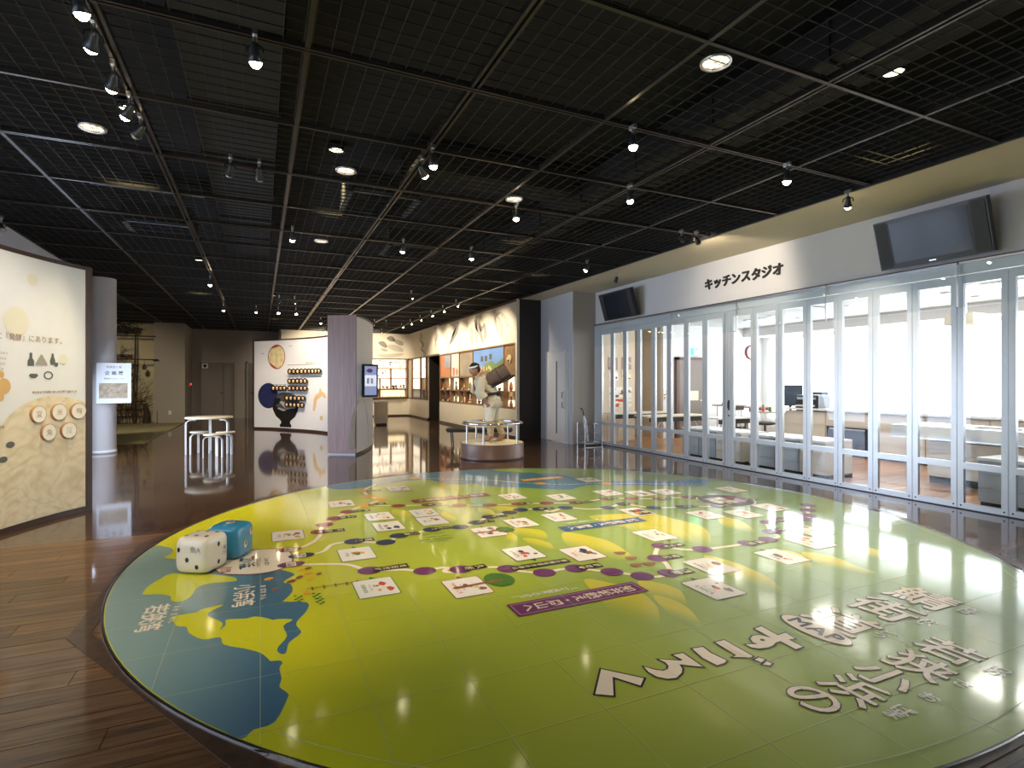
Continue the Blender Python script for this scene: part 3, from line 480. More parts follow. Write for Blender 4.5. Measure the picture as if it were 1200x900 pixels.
def map_mat(name, hill=False, seacol=False):
    m = mat(name, (.3,.4,.1), .4, spec=.15); nt = m.node_tree; b = nt.nodes['Principled BSDF']
    g = nd(nt,'ShaderNodeNewGeometry'); sp = nd(nt,'ShaderNodeSeparateXYZ'); nt.links.new(g.outputs['Position'], sp.inputs[0])
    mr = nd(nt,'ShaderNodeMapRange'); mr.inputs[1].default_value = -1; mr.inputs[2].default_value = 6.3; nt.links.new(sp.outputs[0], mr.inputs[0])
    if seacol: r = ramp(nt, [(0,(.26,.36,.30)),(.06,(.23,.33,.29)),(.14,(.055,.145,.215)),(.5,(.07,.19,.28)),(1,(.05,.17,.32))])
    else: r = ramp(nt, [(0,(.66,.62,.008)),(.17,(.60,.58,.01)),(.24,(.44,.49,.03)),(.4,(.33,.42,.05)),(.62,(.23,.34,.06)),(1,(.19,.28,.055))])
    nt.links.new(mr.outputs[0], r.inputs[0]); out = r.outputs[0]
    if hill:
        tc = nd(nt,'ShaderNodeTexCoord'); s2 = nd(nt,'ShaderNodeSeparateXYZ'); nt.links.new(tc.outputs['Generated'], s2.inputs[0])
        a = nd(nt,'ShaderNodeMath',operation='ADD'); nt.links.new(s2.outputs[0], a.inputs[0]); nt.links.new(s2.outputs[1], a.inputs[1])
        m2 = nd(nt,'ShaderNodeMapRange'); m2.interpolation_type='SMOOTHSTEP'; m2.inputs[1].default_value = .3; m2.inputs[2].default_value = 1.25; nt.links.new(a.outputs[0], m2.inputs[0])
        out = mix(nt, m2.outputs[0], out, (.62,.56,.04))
    nt.links.new(out, b.inputs['Base Color'])
    n = nd(nt,'ShaderNodeTexNoise'); n.inputs['Scale'].default_value = 260; n.inputs['Detail'].default_value = 1; nt.links.new(g.outputs['Position'], n.inputs['Vector'])
    bp = nd(nt,'ShaderNodeBump'); bp.inputs['Strength'].default_value = .25; bp.inputs['Distance'].default_value = .003; nt.links.new(n.outputs['Fac'], bp.inputs['Height']); nt.links.new(bp.outputs[0], b.inputs['Normal'])
    b.inputs['Coat Weight'].default_value = 1.0; b.inputs['Coat Roughness'].default_value = .09
    return m
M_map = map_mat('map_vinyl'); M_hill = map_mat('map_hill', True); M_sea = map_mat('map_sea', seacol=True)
def pm_(name, c): return mat('print_'+name, c, .4, bump=.05, bscale=300, coat=.8, spec=.15)
P_cream = pm_('cream',(.84,.73,.56)); P_ink = pm_('ink',(.012,.012,.012)); P_gold = pm_('gold',(.68,.55,.3)); P_yel = pm_('yellow',(.58,.58,.02))
P_navy = pm_('navy',(.03,.04,.09)); P_red = pm_('red',(.24,.035,.03)); P_pur = pm_('purple',(.15,.035,.12)); P_or = pm_('orange',(.75,.33,.02)); P_gr = pm_('green',(.02,.16,.04))
P_card = pm_('card',(.78,.74,.66)); P_bn = pm_('brown',(.25,.1,.04)); P_blue = pm_('blue',(.04,.09,.22)); P_mgr = pm_('leaf',(.07,.17,.03)); P_grey = pm_('grey',(.25,.22,.18)); P_white = pm_('white',(.8,.78,.7)); P_seam = pm_('seam',(.5,.54,.28)); P_red2 = pm_('bright_red',(.6,.07,.03)); P_sky = pm_('sea_blue',(.05,.17,.3))
fm = thing('floor_map', 'large round green game map of sea, routes and cards laid flush in the floor', 'floor map', (CX,CY,0))
def mp(name, mb, m, parent=None, label=None): return obj(name, mb, m, parent or fm, True, label)
# base boards: the vinyl comes in square sheets with visible seams
cuts_x = [round(-1.341+.447*k,3) for k in range(18)]; cuts_y = [round(1.053+.447*k,3) for k in range(18)]
def clip(poly, inside, inter):
    out = []
    for i in range(len(poly)):
        a, b = poly[i-1], poly[i]
        if inside(b):
            if not inside(a): out.append(inter(a,b))
            out.append(b)
        elif inside(a): out.append(inter(a,b))
    return out
circ = [(CX+RR*math.cos(k*PI/90), CY+RR*math.sin(k*PI/90)) for k in range(180)]
def ctile(x0,x1,y0,y1):
    p = circ
    for ax, v, s in ((0,x0,1),(0,x1,-1),(1,y0,1),(1,y1,-1)):
        p = clip(p, lambda q: (q[ax]-v)*s >= 0, lambda a,b: tuple(a[i]+(b[i]-a[i])*((v-a[ax])/(b[ax]-a[ax])) for i in (0,1)))
        if len(p) < 3: return None
    return p
for i in range(len(cuts_x)-1):
    for j in range(len(cuts_y)-1):
        p = ctile(cuts_x[i]+.0004, cuts_x[i+1]-.0004, cuts_y[j]+.0004, cuts_y[j+1]-.0004)
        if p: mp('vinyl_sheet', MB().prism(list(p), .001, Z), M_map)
def lens(z, pts): return MB().flat(pts, z)
def smooth(poly, n=4):
    out = []; m = len(poly)
    for i in range(m):
        p0,p1,p2,p3 = [Vector(poly[(i+k-1)%m]) for k in range(4)]
        for t_ in [k/n for k in range(n)]:
            q = .5*((2*p1)+(-p0+p2)*t_+(2*p0-5*p1+4*p2-p3)*t_*t_+(-p0+3*p1-3*p2+p3)*t_**3); out.append(tuple(q))
    return out
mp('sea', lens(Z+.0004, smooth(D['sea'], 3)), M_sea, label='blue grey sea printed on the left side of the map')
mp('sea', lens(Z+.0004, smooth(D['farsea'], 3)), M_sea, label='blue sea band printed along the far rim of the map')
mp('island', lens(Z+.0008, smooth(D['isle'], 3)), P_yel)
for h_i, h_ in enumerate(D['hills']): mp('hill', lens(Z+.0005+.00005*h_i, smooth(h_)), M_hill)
def open_smooth(pts, n=5):
    out = []
    P_ = [pts[0]]+pts+[pts[-1]]
    for i in range(1, len(P_)-2):
        p0,p1,p2,p3 = [Vector(P_[i+k-1]) for k in range(4)]
        for t_ in [k/n for k in range(n)]:
            out.append(.5*((2*p1)+(-p0+p2)*t_+(2*p0-5*p1+4*p2-p3)*t_*t_+(-p0+3*p1-3*p2+p3)*t_**3))
    out.append(Vector(pts[-1])); return out
def ribbon(pts, w, z):
    mb = MB(); vs = []
    for i, p in enumerate(pts):
        a, b = pts[max(i-1,0)], pts[min(i+1,len(pts)-1)]; d = (b-a); d = d.normalized() if d.length > 1e-6 else Vector((1,0)); nrm = Vector((-d.y,d.x))*w/2
        vs += [(p.x+nrm.x,p.y+nrm.y,z),(p.x-nrm.x,p.y-nrm.y,z)]
    return mb.add(vs, [(2*i+1,2*i+3,2*i+2,2*i) for i in range(len(pts)-1)])
for k, (nm, pts) in enumerate(D['routes'].items()): mp('route_line', ribbon(open_smooth(pts), .038, Z+.0018+.0001*k), P_cream)
dl = open_smooth(D['dash'], 24); dm = MB()
for i in range(0, len(dl)-3, 3):
    a, b = dl[i], dl[i]+(dl[i+1]-dl[i]).normalized()*.045
    dm.v += ribbon([a,b], .02, Z+.0016).v; nn = len(dm.v); dm.f.append((nn-3,nn-1,nn-2,nn-4)); dm.sm.append(False)
mp('dashed_line', dm, P_white)
def disc(x, y, r, z, ry=None, n=36): return MB().flat([(x+r*math.cos(k*2*PI/n), y+(ry or r)*math.sin(k*2*PI/n)) for k in range(n)], z)
SC = {'purple':P_pur,'blue':P_navy,'red':P_red,'orange':P_or,'amber':P_or}
for nm, pts in D['stations'].items():
    for x, y in pts: mp('station_spot', disc(x, y, .085, Z+.0024), SC[nm], label='%s round stop on the route' % nm)
RZ = Matrix.Rotation(-PI/2, 4, 'Z')
def T2(x, y, z): return Matrix.Translation((x,y,z)) @ RZ
def rect(x, y, w, h, z): return MB().flat([(x-w/2,y-h/2),(x+w/2,y-h/2),(x+w/2,y+h/2),(x-w/2,y+h/2)], z)
for a, b, s in D['plates']:
    n = len(s); L = abs(b[0]-a[0])+.03; x = (a[0]+b[0])/2; y = (a[1]+b[1])/2
    if L < .1: L = .1
    pl = mp('name_plate', rect(x, y, L, .095, Z+.0030), P_ink)
    sz = min(.075, (L-.02)/n*.92)
    mp('lettering', text_mb('\n'.join(s), sz, T2(x, y, Z+.0034), bold=.0012, line=.66*(L/n*.95)/(sz*.66) if n > 1 else 1), P_gold, pl)
BC = {'green':P_gr,'red':P_red,'navy':P_navy,'dark':mat('print_dark_green',(.02,.06,.035),.3),'none':P_grey,'orange':P_or,'photo':P_bn}
KCOL = [P_red2,P_bn,P_or,P_gold,P_navy,P_mgr,P_grey]
for k, (c, x, y, w, h) in enumerate(D['cards']):
    w, h = .265, .33
    def rr(w_, h_, z, r=.02):
        pts = []
        for cx_, cy_, a0 in ((w_/2-r,h_/2-r,0),(-w_/2+r,h_/2-r,PI/2),(-w_/2+r,-h_/2+r,PI),(w_/2-r,-h_/2+r,1.5*PI)):
            pts += [(x+cx_+r*math.cos(a0+q*PI/8), y+cy_+r*math.sin(a0+q*PI/8)) for q in range(5)]
        return MB().flat(pts, z)
    cd = mp('info_card', rr(w+.012, h+.012, Z+.0028), BC[c], label='white picture card with %s border' % {'none':'thin grey','navy':'dark blue','dark':'dark green','photo':'brown'}.get(c, c))
    mp('card_face', rr(w, h, Z+.0031, .015), P_card, cd)
    if c in ('green','red','navy','dark','orange') and k < 16:
        s_ = -1 if c in ('navy',) and k == 2 or c == 'red' and k in (11,12) else 1
        mp('pointer', MB().flat([(x-.02, y+s_*(h/2+.002)),(x+.03, y+s_*(h/2+.002)),(x-.0, y+s_*(h/2+.055))], Z+.0029), BC[c], cd)
    # picture: a few figures in colour, text lines on the left (lower) side
    rnd = random.Random(k*13+5)
    if c == 'photo':
        mp('picture', rect(x+.03, y-.03, .17, .22, Z+.0033), P_ink, cd)
        for q in range(4): mp('picture', disc(x+.03+rnd.uniform(-.05,.05), y-.03+rnd.uniform(-.07,.07), .035, Z+.0034+.0001*q, n=14), KCOL[q], cd)
    else:
        bl = MB(); bl2 = MB(); bl3 = MB()
        for q in range(5):
            ax_, ay_ = x+rnd.uniform(-.02,.09), y+rnd.uniform(-.10,.10); r_ = rnd.uniform(.012,.03)
            pts = [(ax_+r_*rnd.uniform(.7,1.3)*math.cos(u*PI/5), ay_+r_*rnd.uniform(.9,1.8)*math.sin(u*PI/5)) for u in range(10)]
            (bl,bl2,bl3)[q%3].flat(pts, Z+.0033+.00004*q)
        for q_, m_ in ((bl, KCOL[k%2]), (bl2, KCOL[2+k%3]), (bl3, KCOL[(5,1,6)[k%3]])): mp('picture', q_, m_, cd)['kind'] = 'stuff'
    mp('lettering', text_mb(['さばのみち','やすみどころ','とうげごえ','すすむ'][k%4], .034, T2(x-.075, y, Z+.0033), bold=.001), {'green':P_gr,'red':P_red2,'orange':P_red2}.get(c, P_ink), cd)
    mp('lettering', text_mb('ひとつすすむ', .02, T2(x-.035, y, Z+.0033)), P_ink, cd)
# tree pictures
def blob(x, y, rx, ry, z, n=40, am=.06, fr=9): return MB().flat([(x+rx*(1+am*math.sin(fr*k*2*PI/n))*math.cos(k*2*PI/n), y+ry*(1+am*math.sin(fr*k*2*PI/n))*math.sin(k*2*PI/n)) for k in range(n)], z)
tx, ty = D['tree'][0]
mp('tree_trunk', MB().flat([(tx-.36,ty-.035),(tx-.33,ty+.0),(tx-.30,ty-.012),(tx-.1,ty+.0),(tx+.02,ty+.0),(tx+.02,ty-.03),(tx-.1,ty-.035),(tx-.3,ty-.05)], Z+.0040), P_bn)
mp('tree_crown', blob(tx, ty, .105, .135, Z+.0037, 80, .03, 20), P_mgr)
tx, ty = D['crown2'][0]; mp('tree_crown', blob(tx, ty, .09, .1, Z+.0037), P_mgr)
mp('tree_trunk', MB().flat([(tx-.3,ty-.02),(tx-.3,ty+.02),(tx,ty+.01),(tx,ty-.01)], Z+.0040), P_bn)
for x, y in D['pines']: mp('pine', MB().flat([(x-.05,y-.02),(x-.05,y+.02),(x-.03,y+.045),(x+.0,y+.03),(x+.0,y+.045),(x+.06,y),(x+.0,y-.045),(x+.0,y-.03),(x-.03,y-.045)], Z+.0030), P_bn)
for k, (x, y) in enumerate(D['huts']): mp('hut' if k < 10 else 'hut', blob(x, y, .02+.006*(k%3), .032, Z+.0030, 8, .2, 2), P_bn if k%2 else P_or)
for k, (x, y) in enumerate(D['sprigs']):
    s_ = MB()
    for q in range(6): s_.v += disc(x+.02*math.sin(q*2.1), y-.05+.02*q, .011, Z+.0030, n=8).v; nn = len(s_.v); s_.f.append(tuple(range(nn-8,nn))); s_.sm.append(False)
    mp('sprig', s_, P_gr)
for k, (x, y) in enumerate(D['rows']): mp('rice_row', ribbon([Vector((x-.05,y)),Vector((x,y+.004)),Vector((x+.05,y))], .014, Z+.0030), P_mgr)
fe = MB()
for k in range(5): x = .32+.075*k; fe.v += rect(x, 3.92, .012, .07, Z+.003).v; nn = len(fe.v); fe.f.append((nn-4,nn-3,nn-2,nn-1)); fe.sm.append(False)
fe.v += rect(.46, 3.93, .36, .008, Z+.0031).v; nn = len(fe.v); fe.f.append((nn-4,nn-3,nn-2,nn-1)); fe.sm.append(False)
mp('fence_picture', fe, P_bn)
# banners
def banner(x0, x1, y0, y1, m, s, line_m):
    x, y = (x0+x1)/2, (y0+y1)/2; w, h = x1-x0, y1-y0
    b_ = mp('banner', rect(x, y, w, h, Z+.0030), m)
    o_ = MB(); e = .018; t_ = .006
    for (a,b,c,d) in ((x0+e,x1-e,y0+e,y0+e+t_),(x0+e,x1-e,y1-e-t_,y1-e),(x0+e,x0+e+t_,y0+e,y1-e),(x1-e-t_,x1-e,y0+e,y1-e)): o_.v += rect((a+b)/2,(c+d)/2,b-a,d-c,Z+.0033).v; nn = len(o_.v); o_.f.append((nn-4,nn-3,nn-2,nn-1)); o_.sm.append(False)
    mp('outline', o_, line_m, b_)
    step = (w-.12)/len(s)
    for k, ch in enumerate(s): mp('lettering', text_mb(ch, .098, T2(x1-.06-step*(k+.5), y, Z+.0034), bold=.002), P_cream, b_)
banner(1.397, 2.363, 2.93, 3.122, P_pur, '知井坂越え・周山へ', mat('print_pink',(.5,.25,.3),.4))
banner(2.60, 3.546, 4.43, 4.60, P_blue, '根来坂越え・鞍馬へ', P_blue)
banner(1.62, 2.592, 6.237, 6.41, P_red, '水坂峠越え・大原へ', P_red)
banner(3.39, 4.06, 6.95, 7.11, P_or, '琵琶湖をゆく', P_or)
mp('lettering', text_mb('\n'.join('（一番西寄りのみち）'), .06, T2(1.72, 3.20, Z+.003), bold=.0006, line=.78), P_white)
mp('lettering', text_mb('\n'.join('（もっとも短いみち）'), .06, T2(2.95, 4.69, Z+.003), bold=.0006, line=.78), P_white)
# goal disc, start board
gx, gy = 5.02, 4.83
g_ = mp('goal_disc', disc(gx, gy, .335, Z+.0028), P_white, label='dark round goal disc with pale lettering'); mp('disc_face', disc(gx, gy, .318, Z+.0031), mat('print_maroon',(.05,.02,.02),.3), g_)
mp('lettering', text_mb('京都\n出町', .17, T2(gx-.08, gy, Z+.0034), bold=.006, line=.75), P_cream, g_)
mp('picture', blob(gx+.15, gy, .08, .18, Z+.0034, am=.1), P_red, g_)
sb = mp('start_board', lens(Z+.0030, smooth(D['start'], 3)), P_red, label='cream start board with three coloured route ovals')
cxs = sum(p[0] for p in D['start'])/len(D['start']); cys = sum(p[1] for p in D['start'])/len(D['start'])
mp('board_face', lens(Z+.0032, smooth([(cxs+(p[0]-cxs)*.965, cys+(p[1]-cys)*.955) for p in D['start']], 3)), P_cream, sb)
for (x, y), m_, s_ in zip(D['ovals'], (P_red,P_navy,P_pur), ('若狭街道','針畑越え','周山街道')):
    o_ = mp('route_oval', disc(x, y, .1, Z+.0036, .068), m_, sb, label='route oval')
    mp('pale_band', rect(x, y, .07, .1, Z+.0038), P_cream, sb)
    mp('lettering', text_mb(s_[:2]+'\n'+s_[2:], .03, T2(x, y, Z+.0040), bold=.001), P_ink, sb)
mp('lettering', text_mb('小浜', .12, T2(cxs-.06, cys-.0, Z+.0036), bold=.003), P_ink, sb)
mp('lettering', text_mb('さばのみちへ', .04, T2(cxs+.02, cys-.03, Z+.0036), bold=.001), P_ink, sb); mp('lettering', text_mb('しゅっぱつ', .04, T2(cxs+.08, cys-.03, Z+.0036), bold=.001), P_ink, sb)
for k, (dx, dy) in enumerate(((-.02,.12),(-.1,.1),(-.1,-.1))): mp('fish_picture', blob(cxs+dx, cys+dy, .012, .05, Z+.0037, 16, .1, 3), (P_bn,P_blue,P_ink)[k], sb)
bd = mp('dark_badge', rect(cxs-.2, cys-.11, .07, .12, Z+.0036), P_red, sb); mp('lettering', text_mb('出発\n地点', .045, T2(cxs-.2, cys-.11, Z+.0040), bold=.001, line=.8), P_cream, sb)
# bay names
mp('lettering', text_mb('若狭湾', .14, T2(-.575, 3.835, Z+.003), bold=.0022, space=.93), P_cream, label='pale lettering of the bay name on the left sea'); mp('lettering', text_mb('わか さ わん', .04, T2(-.47, 3.835, Z+.003), bold=.001, space=1.4), P_cream)
mp('lettering', text_mb('小浜湾', .14, T2(-.095, 3.99, Z+.003), bold=.0022, space=.93), P_cream, label='pale lettering of the bay name on the middle sea'); mp('lettering', text_mb('お ばま わん', .04, T2(.02, 3.99, Z+.003), bold=.001, space=1.4), P_cream)
# the title, each character with a dark edge
tt = mp('title', disc(2.845, 2.087, .05, Z+.0012), P_cream)
def title(ch, x, y, size, bold, sx=1, edge=.007, res=4, rot=0):
    Mx = Matrix.Translation((x,y,0)) @ Matrix.Rotation(rot,4,'Z') @ RZ
    a = fat_mb(ch, size, Matrix.Translation((0,0,Z+.0032)) @ Mx, r=bold, sx=sx, res=res)
    b_ = fat_mb(ch, size, Matrix.Translation((-.002,.0,Z+.0026)) @ Mx, r=bold+edge, n=12, sx=sx, res=res)
    mp('title_edge', b_, P_ink, tt); mp('title_character', a, P_cream, tt)
for pl in D['kana']:
    e = Vector((sum(p[0] for p in pl)/len(pl), sum(p[1] for p in pl)/len(pl)))
    grow = []
    n_ = len(pl); ar = sum(pl[i][0]*pl[(i+1)%n_][1]-pl[(i+1)%n_][0]*pl[i][1] for i in range(n_)); sg = 1 if ar > 0 else -1
    for i in range(n_):
        a, b, c = Vector(pl[i-1]), Vector(pl[i]), Vector(pl[(i+1)%n_])
        n1 = Vector(((b-a).y, -(b-a).x)).normalized()*sg; n2 = Vector(((c-b).y, -(c-b).x)).normalized()*sg
        m_ = (n1+n2); m_ = m_.normalized() if m_.length > .2 else n1
        grow.append(tuple(b+m_*min(.010/max(.45, m_.dot(n1)), .018)))
    mp('title_edge', lens(Z+.0026, grow), P_ink, tt); mp('title_character', lens(Z+.0032, pl), P_cream, tt)
mp('title_hole', disc(2.466, 2.115, .013, Z+.0036, .012), P_ink, tt)
ov = mp('map_oval', disc(2.845, 2.087, .098, Z+.0028, .212, 60), P_ink, tt); mp('oval_face', disc(2.847, 2.087, .090, Z+.0032, .204, 60), P_cream, tt)
mp('lettering', fat_mb('MAP', .13, T2(2.85, 2.083, Z+.0036), r=.004, space=1.1, sx=1.15), P_ink, tt)
title('鯖', 3.90, 2.10, .35, .0055, edge=.005); title('街', 3.50, 2.10, .35, .0055, edge=.005); title('道', 3.09, 2.09, .35, .0055, edge=.005)
for ch, x, y, sz in (('若',3.25,1.63,.27),('狭',2.95,1.60,.27),('小',2.69,1.61,.25),('浜',2.45,1.60,.25),('の',2.215,1.63,.24)): title(ch, x, y, sz, .0042, edge=.0055)
for s_, x, y in (('さば',3.93,1.86),('かい',3.52,1.87),('どう',3.14,1.88),('わか',3.24,1.41),('さ',2.95,1.42),('お',2.69,1.42),('ばま',2.45,1.41)): mp('furigana', text_mb('\n'.join(s_), .085, T2(x, y, Z+.003), bold=.002, line=.75), P_white, tt)
# seam lines over the print and the metal rim
for x in cuts_x[2:-1]:
    if abs(x-CX) > RR-.05: continue
    dy = math.sqrt(max(0, RR*RR-(x-CX)**2))-.01; mp('seam', rect(x, CY, .002, 2*dy, Z+.0042), P_seam)
for y in cuts_y[1:-1]:
    if abs(y-CY) > RR-.05: continue
    dx = math.sqrt(max(0, RR*RR-(y-CY)**2))-.01; mp('seam', rect(CX, y, 2*dx, .002, Z+.0042), P_seam)
def ring(r0, r1, z0, z1, n=180): return MB().lathe([(r0,z0),(r0,z1),(r1,z1),(r1,z0)], n, (CX,CY,0), smooth=False)
mp('black_rim', ring(RR, RR+.009, .0, .0085), M_black); mp('metal_rim', ring(RR+.009, RR+.016, 0, .0105), M_chrome)
mp('thin_line', ribbon([Vector((CX+3.475*math.cos(math.radians(a)),CY+3.475*math.sin(math.radians(a)))) for a in range(-138,10,2)], .004, Z+.0042), P_seam)
# twelve-sided border of the wooden floor
for k in range(12):
    a0, a1 = math.radians(30*k-15), math.radians(30*k+15); r0, r1 = 3.50/math.cos(PI/12), 3.60/math.cos(PI/12)
    p = [(CX+r*math.cos(a), CY+r*math.sin(a)) for r, a in ((r0,a0),(r1,a0),(r1,a1),(r0,a1))]
    o = obj('border_board', MB().prism(p, -.002, .004), M_border, floor)
# ------------------------------------------------------------ two big dice
def die(name, x, y, rz, m, label, pipm, faces, text, tm):
    t = thing(name, label, 'die', (x,y,Z+.004), rz); s = .133
    bm = bmesh.new(); bmesh.ops.create_cube(bm, size=2)
    bmesh.ops.subdivide_edges(bm, edges=bm.edges[:], cuts=11, use_grid_fill=True)
    for v in bm.verts:
        p = v.co; n_ = 5.5
        l = (abs(p.x)**n_+abs(p.y)**n_+abs(p.z)**n_)**(1/n_); v.co = p/l*s*1.0 + Vector((0,0,s*1.0))
    me = bpy.data.meshes.new('body'); bm.to_mesh(me); bm.free(); me.polygons.foreach_set('use_smooth', [True]*len(me.polygons)); obj('body', me, m, t)
    fr = {'x':(Vector((1,0,0)),Vector((0,1,0)),Vector((0,0,1))),'-x':(Vector((-1,0,0)),Vector((0,-1,0)),Vector((0,0,1))),'-y':(Vector((0,-1,0)),Vector((1,0,0)),Vector((0,0,1))),'z':(Vector((0,0,1)),Vector((1,0,0)),Vector((0,1,0)))}
    def onto(nrm, u, w, a, b, lift):
        p = nrm*s + u*a + w*b; n_ = 5.5; l = (sum(abs(c)**n_ for c in p))**(1/n_); p = p/l*(s+lift); return p+Vector((0,0,s))
    for f, pips in faces.items():
        nrm, u, w = fr[f]
        for a, b, r in pips:
            mb = MB(); vs = [onto(nrm,u,w,a,b,.0012)]+[onto(nrm,u,w,a+r*.8*math.cos(k*PI/8),b+r*math.sin(k*PI/8),.0012) for k in range(16)]
            mb.add(vs, [(0,1+k,1+(k+1)%16) for k in range(16)], True); pp = obj('pip', mb, pipm, t)
            if pipm != M_black:
                mb = MB(); vs = [onto(nrm,u,w,a,b,.0018)]+[onto(nrm,u,w,a+r*.45*math.cos(k*PI/8)+.004,b+.008+r*.6*math.sin(k*PI/8),.0018) for k in range(16)]
                mb.add(vs, [(0,1+k,1+(k+1)%16) for k in range(16)], True); obj('pip_mark', mb, P_bn, pp)
    for f, s_, a, b, sz in text:
        nrm, u, w = fr[f]; mb = MB(); vs, fs = glyphs(s_, sz, bold=.0004); mb.add([onto(nrm,u,w,a+v.x,b+v.y,.0015) for v in vs], fs); obj('mark', mb, tm, t)
    return t
die('white_die', -.394, 4.674, math.radians(-32), mat('white_vinyl',(.76,.68,.53),.28,coat=.3,bump=.1,bscale=14), 'big cream inflatable die with black pips in front of the blue one', M_black,
    {'-y':[(-.09,.045,.018),(-.02,-.025,.018),(.055,-.075,.018)],'x':[(.0,.06,.018),(-.0,-.07,.018)],'z':[(-.08,-.06,.018),(0,-.06,.018),(.08,-.06,.018),(-.08,.06,.018),(0,.06,.018),(.08,.06,.018)]}, [('-y','魚A',.045,.05,.05),('x','鯖\nさば',.07,.0,.035)], mat('mark_grey',(.3,.29,.27),.5))
die('blue_die', -.217, 4.94, math.radians(-27), mat('blue_vinyl',(.035,.25,.42),.22,coat=.4), 'big blue inflatable die standing behind the cream one', P_white,
    {'x':[(-.02,-.03,.03),(.07,.05,.03)],'z':[(0,0,.04)]}, [], M_ink)
# ------------------------------------------------------------ exhibition panels on the floor
def arcmap(pts):
    """smooth path through pts; returns f(s)->(point, normal towards the visitor), length"""
    pp = open_smooth([Vector(p) for p in pts], 10); L = [0]
    for i in range(1, len(pp)): L.append(L[-1]+(pp[i]-pp[i-1]).length)
    def f(s):
        i = 0
        while i < len(pp)-2 and L[i+1] < s: i += 1
        d = (pp[i+1]-pp[i]); u = (s-L[i])/max(d.length,1e-6); q = pp[i]+d*u; d = d.normalized(); return q, Vector((d.y,-d.x))
    return f, L[-1]
def slab(f, L, z0, z1, t0, t1, s0=0, s1=None, n=40):
    s1 = L if s1 is None else s1; mb = MB(); vs = []
    for i in range(n+1):
        q, nr = f(s0+(s1-s0)*i/n)
        for off, z in ((t0,z0),(t0,z1),(t1,z1),(t1,z0)): p = q+nr*off; vs.append((p.x,p.y,z))
    fs = []
    for i in range(n):
        a, b = 4*i, 4*i+4
        for k in range(4): fs.append((a+k,b+k,b+(k+1)%4,a+(k+1)%4))
    fs += [(0,1,2,3),(4*n+3,4*n+2,4*n+1,4*n)]
    return mb.add(vs, fs)
def onarc(f, off, mb):          # builder in (s, z, lift) -> room
    def g(v):
        q, nr = f(v.x); p = q+nr*(off+v.z); return (p.x, p.y, v.y)
    return mb.tf(g)
def fdisc(s, z, r, rz=None, n=40): return MB().add([(s+r*math.cos(k*2*PI/n), z+(rz or r)*math.sin(k*2*PI/n), 0) for k in range(n)], [tuple(range(n))])
def fgrid(s0, s1, z0, z1, n=24):
    return MB().add([(s0+(s1-s0)*i/n, z, 0) for i in range(n+1) for z in (z0,z1)], [(2*i,2*i+2,2*i+3,2*i+1) for i in range(n)])
# left: fermentation panel
F1, L1 = arcmap([(-2.5,4.3),(-2.46,5.2),(-2.34,5.95),(-2.18,6.55),(-1.98,7.02),(-1.85,7.25),(-1.71,7.46)])
pa = thing('exhibit_board', 'tall curved white panel with brown edge and a rice picture at the far left', 'panel', (-1.95,6.6,0))
M_panel = mat('panel_print',(.72,.74,.80),.45,noise=.03)
obj('panel_body', slab(F1, L1, .05, 2.64, -.12, 0), M_panel, pa, True)
obj('top_edge', slab(F1, L1, 2.64, 2.68, -.13, .01), M_trimbrown, pa, True); obj('plinth', slab(F1, L1, 0, .05, -.13, .012), M_trimbrown, pa, True)
obj('end_edge', slab(F1, L1, 0, 2.68, -.13, .012, L1-.06, L1+.01, 2), M_trimbrown, pa, True)
# rice print: a big circle segment filled with grains
def rice_mat():
    m = mat('rice_print',(.6,.5,.33),.45); nt = m.node_tree; b = nt.nodes['Principled BSDF']
    tc = nd(nt,'ShaderNodeTexCoord'); v = nd(nt,'ShaderNodeTexVoronoi'); v.inputs['Scale'].default_value = 8.5; v.feature = 'SMOOTH_F1'; v.inputs['Smoothness'].default_value = .4
    mpg = nd(nt,'ShaderNodeMapping'); mpg.inputs['Scale'].default_value = (1,1,1.6); mpg.inputs['Rotation'].default_value = (.3,.2,.5)
    n = nd(nt,'ShaderNodeTexNoise'); n.inputs['Scale'].default_value = 2.0
    mm = nd(nt,'ShaderNodeVectorMath',operation='ADD'); nt.links.new(tc.outputs['Object'], mpg.inputs[0]); nt.links.new(tc.outputs['Object'], n.inputs['Vector']); nt.links.new(mpg.outputs[0], mm.inputs[0]); nt.links.new(n.outputs['Color'], mm.inputs[1]); nt.links.new(mm.outputs[0], v.inputs['Vector'])
    r = ramp(nt, [(.0,(.76,.69,.55)),(.45,(.70,.62,.46)),(.85,(.60,.50,.33))]); nt.links.new(v.outputs['Distance'], r.inputs[0]); nt.links.new(r.outputs[0], b.inputs['Base Color']); return m
cs, cz, cr = L1-.43, .47, .80
mb = MB(); n = 60; vs = []
for i in range(n+1):
    s = L1-.065-(1.16)*i/n; dz = cr*cr-(s-cs)**2; top = cz+math.sqrt(max(dz,.01)) if dz > 0 else .1
    vs += [(s,.055,0),(s,max(top,.06),0)]
mb.add(vs, [(2*i,2*i+1,2*i+3,2*i+2) for i in range(n)]); obj('rice_picture', onarc(F1,.003,mb), rice_mat(), pa, True)
def s_at(u):                    # where along the panel a point of the photograph lies, measured once
    return u
def ptext(f, s_, s, z, size, m, par, off=.006, bold=.001, line=1.0, res=2, space=1.0):
    vs, fs = glyphs(s_, size, bold=bold, line=line, res=res, space=space); obj('lettering', onarc(f, off, MB().add([(v.x+s, v.y+z, 0) for v in vs], fs)), m, par, True)
M_txt = mat('brown_lettering',(.28,.16,.08),.6); M_pale = mat('pale_disc_print',(.70,.68,.58),.5); M_pict = mat('picture_grey',(.10,.11,.10),.6); M_ochre = mat('ochre_print',(.62,.40,.16),.5)
ptext(F1, '源は、主に『発酵』にあります。', L1-.85, 1.84, .072, M_txt, pa, bold=.0)
